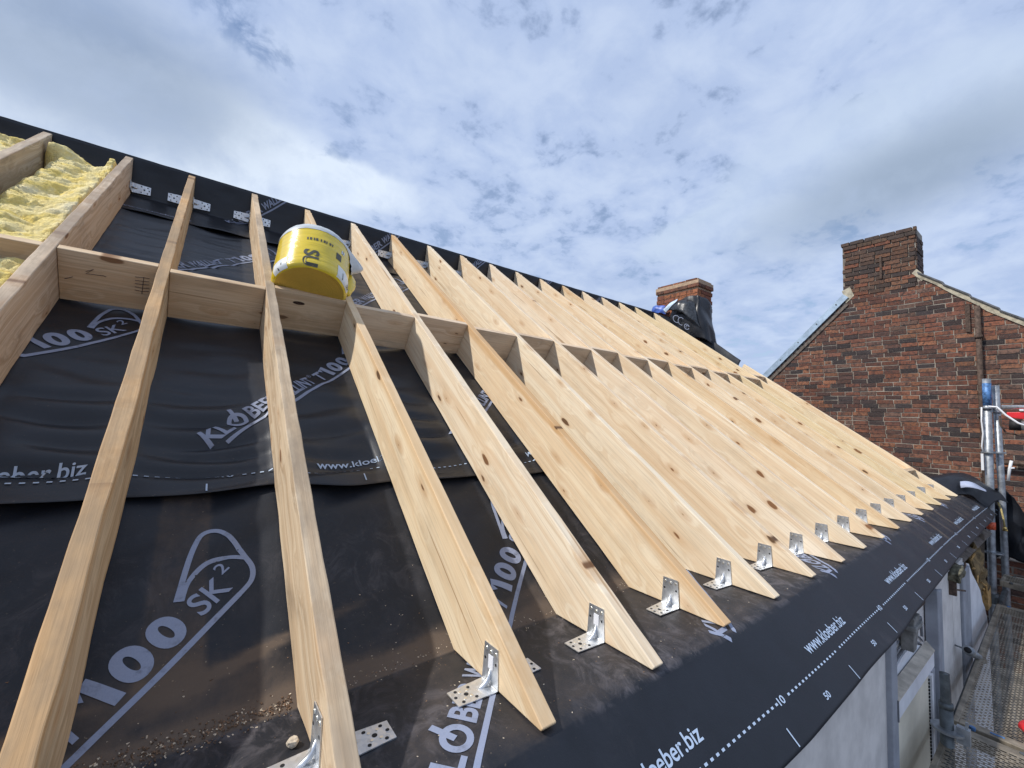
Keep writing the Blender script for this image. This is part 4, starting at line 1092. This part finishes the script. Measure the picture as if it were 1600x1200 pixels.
edge_ = drape('pale_fold_edge', [
    [(X_ - .08, 3.12, 2.70), (X_ - .09, 3.02, 2.755), (X_ - .09, 2.88, 2.800)],
    [(X_ - .12, 3.12, 2.66), (X_ - .14, 3.02, 2.70), (X_ - .15, 2.86, 2.745)],
    [(X_ - .12, 3.07, 2.61), (X_ - .13, 3.04, 2.63), (X_ - .14, 3.00, 2.65)]], simple('pale_blue_underside', (.50, .62, .74), .4, 0, 20, .2), 5, .006, parent=wrap, seed=6)
def circ(cx_, cy_, r_, a0, a1): return [(cx_ + r_ * cos(a0 + (a1 - a0) * i / 16), cy_ + r_ * sin(a0 + (a1 - a0) * i / 16)) for i in range(17)]
pr2 = join([stroke(circ(.0, .0, .07, .6, 5.4), .012), stroke(circ(.11, -.02, .075, .8, 5.2), .012), stroke(circ(.24, -.10, .05, .2, 5.9), .012), stroke(circ(.25, -.10, .025, .5, 4.0), .010)])
place('printed_logo', pr2, lambda x, y: Vector((X_ - .115 - .05 * sm(x, 0, .25), 2.88 - x * .85, 2.475 + y * .8 - x * .34)), M_ink, wrap)
blue = drape('blue_bag', [
    [(X_ - .03, 3.37, 2.79), (X_ - .03, 3.30, 2.79), (X_ - .03, 3.22, 2.77), (X_ - .02, 3.14, 2.76)],
    [(X_ - .07, 3.38, 2.72), (X_ - .07, 3.29, 2.73), (X_ - .06, 3.22, 2.70), (X_ - .05, 3.14, 2.68)],
    [(X_ - .06, 3.35, 2.62), (X_ - .07, 3.28, 2.62), (X_ - .06, 3.18, 2.62), (X_ - .05, 3.08, 2.60)]], M_blue, 6, .018, seed=2)
tag(blue, 'crumpled blue plastic bag at the left foot of the small chimney', 'bag')
# strip that runs down from the chimney to the head of the short rafter
st_ = drape('membrane_strip', [
    [(6.90, 3.24, 2.62), (7.12, 2.92, 2.47), (7.18, 2.55, 2.20), (7.22, 2.20, 1.92), (7.24, 2.03, 1.775)],
    [(6.90, 3.25, 2.55), (7.10, 2.90, 2.36), (7.16, 2.55, 2.10), (7.20, 2.22, 1.85), (7.22, 2.05, 1.72)],
    [(6.90, 3.33, 2.42), (7.08, 2.92, 2.17), (7.14, 2.55, 1.90), (7.18, 2.28, 1.68), (7.20, 2.10, 1.55)]], M_mem, 6, .004, seed=8)
tag(st_, 'narrow upright strip of black membrane running down from the small chimney to the short rafter', 'roof membrane')
# far slope beyond the short rafter
M = MB(); M.prism([F(7.32, .3, -.01), F(7.78, .3, -.01), F(7.78, 2.3, -.01), F(7.32, 2.3, -.01)], F(0, 0, -.02)); o = M.build('verge_board', M_wooddark); HP(o)

# ------------------------------------------------------------------ flap and hanging sheets at the far corner
flap = drape('membrane_flap', [
    [(7.30, .42, .245), (7.62, .30, .30), (8.0, .15, .30), (8.3, .05, .28)],
    [(7.32, .20, .235), (7.62, .10, .37), (8.0, -.02, .40), (8.3, -.05, .36)],
    [(7.40, .02, .19), (7.66, -.06, .36), (7.90, -.15, .38), (8.1, -.16, .34)],
    [(7.62, -.14, .20), (7.72, -.18, .30), (7.84, -.235, .29), (7.88, -.285, .27)],
    [(7.72, -.20, .12), (7.80, -.24, .20), (7.86, -.29, .22), (7.89, -.35, .23)],
    [(7.78, -.26, .06), (7.83, -.30, .12), (7.87, -.34, .16), (7.90, -.40, .14)]], M_mem, 7, .007, seed=11)
tag(flap, 'black membrane flap humped up at the far corner of the eave', 'roof membrane')
drape('pale_underside', [
    [(7.60, -.085, .335), (7.60, -.14, .345), (7.61, -.20, .325), (7.64, -.27, .27)],
    [(7.56, -.09, .30), (7.55, -.14, .315), (7.56, -.205, .30), (7.60, -.275, .262)],
    [(7.55, -.095, .272), (7.54, -.14, .288), (7.55, -.20, .285), (7.59, -.277, .258)]], M_memside, 6, .002, parent=flap, seed=3)
hang = drape('hanging_sheet', [
    [(8.14, .10, .22), (8.14, -.08, .26), (8.15, -.25, .26), (8.16, -.38, .245), (8.16, -.50, -.02), (8.16, -.62, -.12)],
    [(8.22, .12, .05), (8.22, -.10, .05), (8.20, -.25, .06), (8.18, -.39, .05), (8.18, -.52, -.16), (8.18, -.66, -.25)],
    [(8.24, .14, -.2), (8.22, -.12, -.22), (8.21, -.26, -.2), (8.20, -.40, -.2), (8.20, -.53, -.32), (8.20, -.70, -.38)],
    [(8.26, .15, -.62), (8.24, -.14, -.60), (8.22, -.28, -.50), (8.21, -.41, -.50), (8.20, -.54, -.50), (8.20, -.74, -.50)]], M_mem, 7, .022, seed=21)
tag(hang, 'black sheet hanging in folds from the scaffold beside the pole at the far right', 'sheet')
M = MB(); M.tube([(7.93, -.325, .13), (7.91, -.345, .06), (7.90, -.36, -.04), (7.90, -.365, -.12)], .008, 8)
hose = M.build('hose', M_rope, None, True); tag(hose, 'short beige hose end dangling in front of the hanging black sheet', 'hose')
M = MB(); M.tube([(7.90, -.365, -.115), (7.90, -.366, -.145)], .016, 10); M.tube([(7.90, -.35, -.15), (7.90, -.385, -.146)], .010, 8); M.build('nozzle', simple('brass', (.55, .40, .15), .35, .8), hose, True)

# ------------------------------------------------------------------ scaffold
def ring(M, c, r, rt=.006, n=20, m=0):
    c = Vector(c); M.tube([c + Vector((0, 0, -rt)), c + Vector((0, 0, rt))], r, n, m)
pole = tag(empty('scaffold_pole', (8.0, -.26, -6)), 'tall grey scaffold pole with blue painted top and orange tape beside the brick gable', 'scaffold pole')
def PP(o): o.parent = pole; o.location = (-8.0, .26, 6); return o
M = MB(); M.tube([(8.0, -.247, -6), (8.0, -.247, -.95), (8.0, -.262, .2), (8.0, -.273, 1.47)], .034, 14); PP(M.build('tube', M_scaf, None, True))
M = MB(); M.tube([(8.0, -.2705, 1.17), (8.0, -.2725, 1.42)], .0352, 14); PP(M.build('blue_paint_band', M_bluepaint, None, True))
M = MB(); M.tube([(8.0, -.259, -.175), (8.0, -.2595, -.095)], .0358, 14); PP(M.build('orange_tape', M_orange, None, True))
for z_, r_ in ((1.145, .058), (.655, .062), (-.417, .080)):
    M = MB(); ring(M, (8.0, -.268, z_), r_, .006); PP(M.build('rosette', M_scaf))
M = MB(); ring(M, (8.0, -.248, -.90), .050, .05); M.box((7.95, -.31, -.95), (8.03, -.27, -.88)); PP(M.build('base_coupler', M_scafdark))
p2 = tag(empty('scaffold_pole', (8.08, -.34, -6)), 'thinner grey scaffold pole standing close behind the blue topped one', 'scaffold pole')
M = MB(); M.tube([(8.08, -.342, -6), (8.08, -.342, .3), (8.08, -.330, 1.40)], .029, 12); o = M.build('tube', M_scaf, p2, True); o.location = (-8.08, .34, 6)
M = MB(); ring(M, (8.08, -.336, .66), .052, .008); ring(M, (8.08, -.332, 1.12), .042, .02); o = M.build('rosette', M_scaf, p2); o.location = (-8.08, .34, 6)
M = MB(); M.tube([(7.95, -.232, 1.15), (7.94, -.228, 1.0), (7.945, -.235, .86), (7.94, -.222, .72), (7.95, -.229, .66)], .007, 7)
c1 = tag(M.build('cable', M_cable, None, True), 'white cable hanging down the left side of the blue topped pole', 'cable')
M = MB(); M.box((7.93, -.232, .46), (7.96, -.212, .64)); M.build('white_clip', M_cable, c1)
M = MB(); M.tube([(7.74, -.30, 1.15), (7.74, -.36, 1.145), (7.74, -.42, 1.06), (7.74, -.50, .98), (7.74, -.60, .93)], .010, 7)
tag(M.build('cable', M_cable, None, True), 'white cable strung from the pole across the red hoist', 'cable')
M = MB(); M.tube([(7.95, -.40, .37), (7.95, -.415, .50), (7.95, -.43, .585)], .013, 7); M.tube([(7.95, -.405, .50), (7.95, -.45, .51)], .01, 6)
tag(M.build('bracket_arm', M_cable, None, True), 'short white strut behind the poles at the right edge', 'strut')
# red hoist
ho = tag(empty('roof_hoist', (8.0, -.7, 1.0)), 'red and silver motor hoist rail at the right edge behind the scaffold poles', 'hoist')
def OPp(o): o.parent = ho; o.location = (-8.0, .7, -1.0); return o
M = MB(); M.tube([(8.0, -.375, 1.155), (8.0, -1.6, 1.17)], .022, 12); OPp(M.build('rail', M_galv, None, True))
M = MB(); M.prism([(7.97, -.41, 1.10), (7.97, -1.6, 1.13), (7.97, -1.6, .98), (7.97, -.50, 1.03), (7.97, -.41, 1.05)], (.05, 0, 0)); OPp(bevel(M.build('red_guard', M_red), .004))
M = MB(); M.tube([(7.99, -.50, .96), (7.99, -1.3, .96)], .052, 16); OPp(M.build('motor', M_galv, None, True))
M = MB(); M.tube([(7.99, -.425, .965), (7.99, -.505, .96)], .056, 16); M.tube([(7.99, -.60, .86), (7.99, -.9, .82)], .05, 14); OPp(M.build('motor_cap', M_black, None, True))
M = MB(); M.tube([(7.95, -.36, 1.06), (7.95, -.365, .96), (7.95, -.40, .88), (7.95, -.50, .855), (7.95, -.7, .86)], .009, 7); OPp(M.build('hose_loop', M_rust, None, True))
M = MB(); M.box((7.955, -.53, 1.115), (7.965, -.50, 1.135)); OPp(M.build('clip', M_white))
# near standard stub
ns = tag(empty('scaffold_pole', (3.95, -.452, -6)), 'dull scaffold spigot and rosette sticking up beside the near board, in front of the window', 'scaffold pole')
def NP_(o): o.parent = ns; o.location = (-3.95, .452, 6); return o
M = MB(); M.tube([(3.95, -.452, -.47), (3.95, -.452, -.40), (3.95, -.450, -.315)], [.0195, .0195, .0185], 16, 0, False); M.tube([(3.95, -.450, -.315), (3.95, -.452, -.42)], .015, 14, 0, True); NP_(M.build('spigot', M_scafdark, None, True))
M = MB(); M.tube([(3.95, -.452, -6), (3.95, -.452, -.455)], .0245, 16); ring(M, (3.95, -.452, -.46), .0265, .012); NP_(M.build('tube', M_scafdark, None, True))
M = MB(); ring(M, (3.95, -.455, -.565), .060, .005); NP_(M.build('rosette', M_scaf))
M = MB(); M.box((3.935, -.53, -.60), (3.965, -.485, -.53)); M.prism([(3.945, -.515, -.50), (3.955, -.515, -.50), (3.955, -.505, -.62), (3.945, -.505, -.62)], (0, -.01, 0)); NP_(M.build('ledger', M_scaf))
# wall tie with swivel tube
wt_ = tag(empty('wall_tie', (5.2, -.4, -.6)), 'thin tie rod with coupler between the pale wall and the scaffold boards', 'wall tie')
def WP(o): o.parent = wt_; o.location = (-5.2, .4, .6); return o
M = MB(); M.tube([(5.12, -.32, -.556), (5.12, -.395, -.565)], .005, 8); WP(M.build('rod', M_scafdark, None, True))
M = MB(); M.tube([(5.10, -.400, -.56), (5.42, -.425, -.70)], .022, 12, 0, True); M.tube([(5.07, -.398, -.548), (5.12, -.401, -.568)], .029, 12); WP(M.build('tube', M_scaf, None, True))
M = MB(); M.tube([(5.064, -.3975, -.545), (5.075, -.3985, -.549)], .018, 12); WP(M.build('tube_mouth', M_black, None, True))
# perforated boards
def board(X0, X1, Y0, w, z, lab, ang=0):
    root = tag(empty('scaffold_board', (X0, Y0, z)), lab, 'scaffold board', 'perforated steel scaffold boards'); root.rotation_euler = (0, 0, ang)
    L = X1 - X0; vs = []; fs = []
    edge = .022; endw = .055; ncol = 9; cw = (w - 2 * edge) / ncol; pitch = .019; nr = int((L - 2 * endw) / pitch)
    def q(a, b_, c, d): i = len(vs); vs.extend([a, b_, c, d]); fs.append((i, i + 1, i + 2, i + 3))
    for r in range(nr):
        x0 = endw + r * pitch; odd = r % 2
        if odd:
            for ya, yb in ((-edge, -edge - cw / 2), (-w + edge + cw / 2, -w + edge)): q((x0, ya, 0), (x0 + pitch, ya, 0), (x0 + pitch, yb, 0), (x0, yb, 0))
        for c in range(ncol - odd):
            ya = -edge - (c + .5 * odd) * cw; yb = ya - cw
            m0, m1 = ya - .13 * cw, yb + .13 * cw
            s0, s1 = x0 + .0065, x0 + .0125
            q((x0, ya, 0), (s0, m0, -.001), (s0, m1, -.001), (x0, yb, 0)); q((s1, m0, .001), (x0 + pitch, ya, 0), (x0 + pitch, yb, 0), (s1, m1, .001))
            q((x0, ya, 0), (x0 + pitch, ya, 0), (s1, m0, .001), (s0, m0, -.001)); q((x0, yb, 0), (s0, m1, -.001), (s1, m1, .001), (x0 + pitch, yb, 0))
    obj('perforated_deck', (vs, fs), M_board, root)
    M = MB(); xe = endw + nr * pitch
    M.box((0, -w, -.05), (L, -w + edge, .002)); M.box((0, -edge, -.05), (L, 0, .002)); M.box((0, -w + edge, -.05), (endw, -edge, .001)); M.box((xe, -w + edge, -.05), (L, -edge, .001))
    bevel(M.build('frame', M_board, root), .003)
    M = MB()
    for xx in (.02, L - .02):
        for yy in (-.07, -w + .07): M.tube([(xx - .02 if xx < 1 else xx, yy, -.01), (xx - .02 if xx < 1 else xx, yy, .006)], .012, 8)
    M.box((endw * .35, -w * .55, .0015), (endw * .6, -w * .40, .0035)); M.build('blue_mark', M_bluepaint if X0 < 5 and X0 > 4 else M_scafdark, root)
    return root
board(1.70, 4.19, -.470, .32, -.640, 'near perforated steel scaffold board at the bottom right corner', .02)
board(4.24, 6.80, -.432, .32, -.645, 'long perforated steel scaffold board running towards the far pole', .02)
board(1.70, 4.19, -.80, .32, -.642, 'outer perforated board beside the near one, cut by the right edge', .02)
board(4.24, 6.80, -.775, .32, -.642, 'outer perforated board beside the long one, cut by the right edge', .02)
b5 = board(7.28, 7.62, -.365, .32, -.545, 'greenish end board beyond the far pole, slightly raised', .0)
# dark void under the scaffold lift: lower ledgers
M = MB(); M.tube([(1.5, -.46, -.78), (8.0, -.34, -.80)], .024, 10); tag(M.build('scaffold_ledger', M_scafdark, None, True), 'dull horizontal scaffold tube under the inner edge of the boards', 'scaffold tube')
bm = bmesh.new(); bmesh.ops.create_icosphere(bm, subdivisions=3, radius=1)
for v in bm.verts:
    c = v.co; k = 1 + .25 * fbm(c.x * 1.5, c.y * 1.5, c.z * 1.5)
    v.co = Vector((4.40 + c.x * .085 * k, -.700 + c.y * .05 * k, -.605 + c.z * .032 * k))
tag(obj('red_cloth', bm, M_red, None, True), 'small red rounded bundle lying on the perforated boards at the right edge', 'bundle')

# ------------------------------------------------------------------ debris on the deck
def lump(p, r, matr, name, lab, cat, sq=(1, 1, 1), grp=None):
    bm = bmesh.new(); bmesh.ops.create_icosphere(bm, subdivisions=2, radius=1)
    for v in bm.verts:
        c = v.co.copy(); k = 1 + .45 * nz(c.x * 1.7 + p[0] * 30, c.y * 1.7, c.z * 1.7)
        v.co = Vector((c.x * sq[0], c.y * sq[1], c.z * sq[2])) * r * k
    o = obj(name, bm, matr); o.location = p; tag(o, lab, cat, grp); return o
lump((1.172, .090, zdeck(1.17) + .007), .011, M_stonechip, 'mortar_chip', 'pale chip of mortar lying beside the foot of the grey topped rafter', 'rubble', (1.1, .9, .8))
M = MB(); random.seed(5)
for i in range(1100):
    x = random.uniform(.55, 1.19); v = .02 + random.gauss(0, .012) - .01 + .0 * x
    p = lowsheet(x, v) + Vector((0, 0, .002)); s_ = random.uniform(.0009, .0028)
    R3 = Matrix.Translation(p) @ Matrix.Rotation(random.uniform(0, 6), 4, Vector((random.random(), random.random(), 1)).normalized())
    M.box((-s_, -s_ * .6, -s_ * .3), (s_, s_ * .6, s_ * .4), random.choice((0, 0, 0, 0, 0, 1)), R3)
for i in range(1500):
    x = random.uniform(.5, 4.2); v = random.choice((.01, .01, -.01)) + random.gauss(0, .010)
    if random.random() < .35: v = random.uniform(-.38, .3)
    p = lowsheet(x, v) + Vector((0, 0, .0008)); s_ = random.uniform(.0007, .0026)
    R3 = Matrix.Translation(p) @ Matrix.Rotation(random.uniform(0, 6), 4, 'Z')
    M.box((-s_, -s_ * .6, -s_ * .3), (s_, s_ * .6, s_ * .4), random.choice((0, 0, 1, 1)), R3)
tag(M.build('sawdust', [M_deb, M_stonechip]), 'brown sawdust and wood crumbs gathered in the crease along the foot of the slope', 'sawdust', kind='stuff')
M = MB(); a = lowsheet(1.46, -.03) + Vector((0, 0, .004)); b_ = lowsheet(1.50, -.012) + Vector((0, 0, .006)); M.tube([a, b_], .0022, 7)
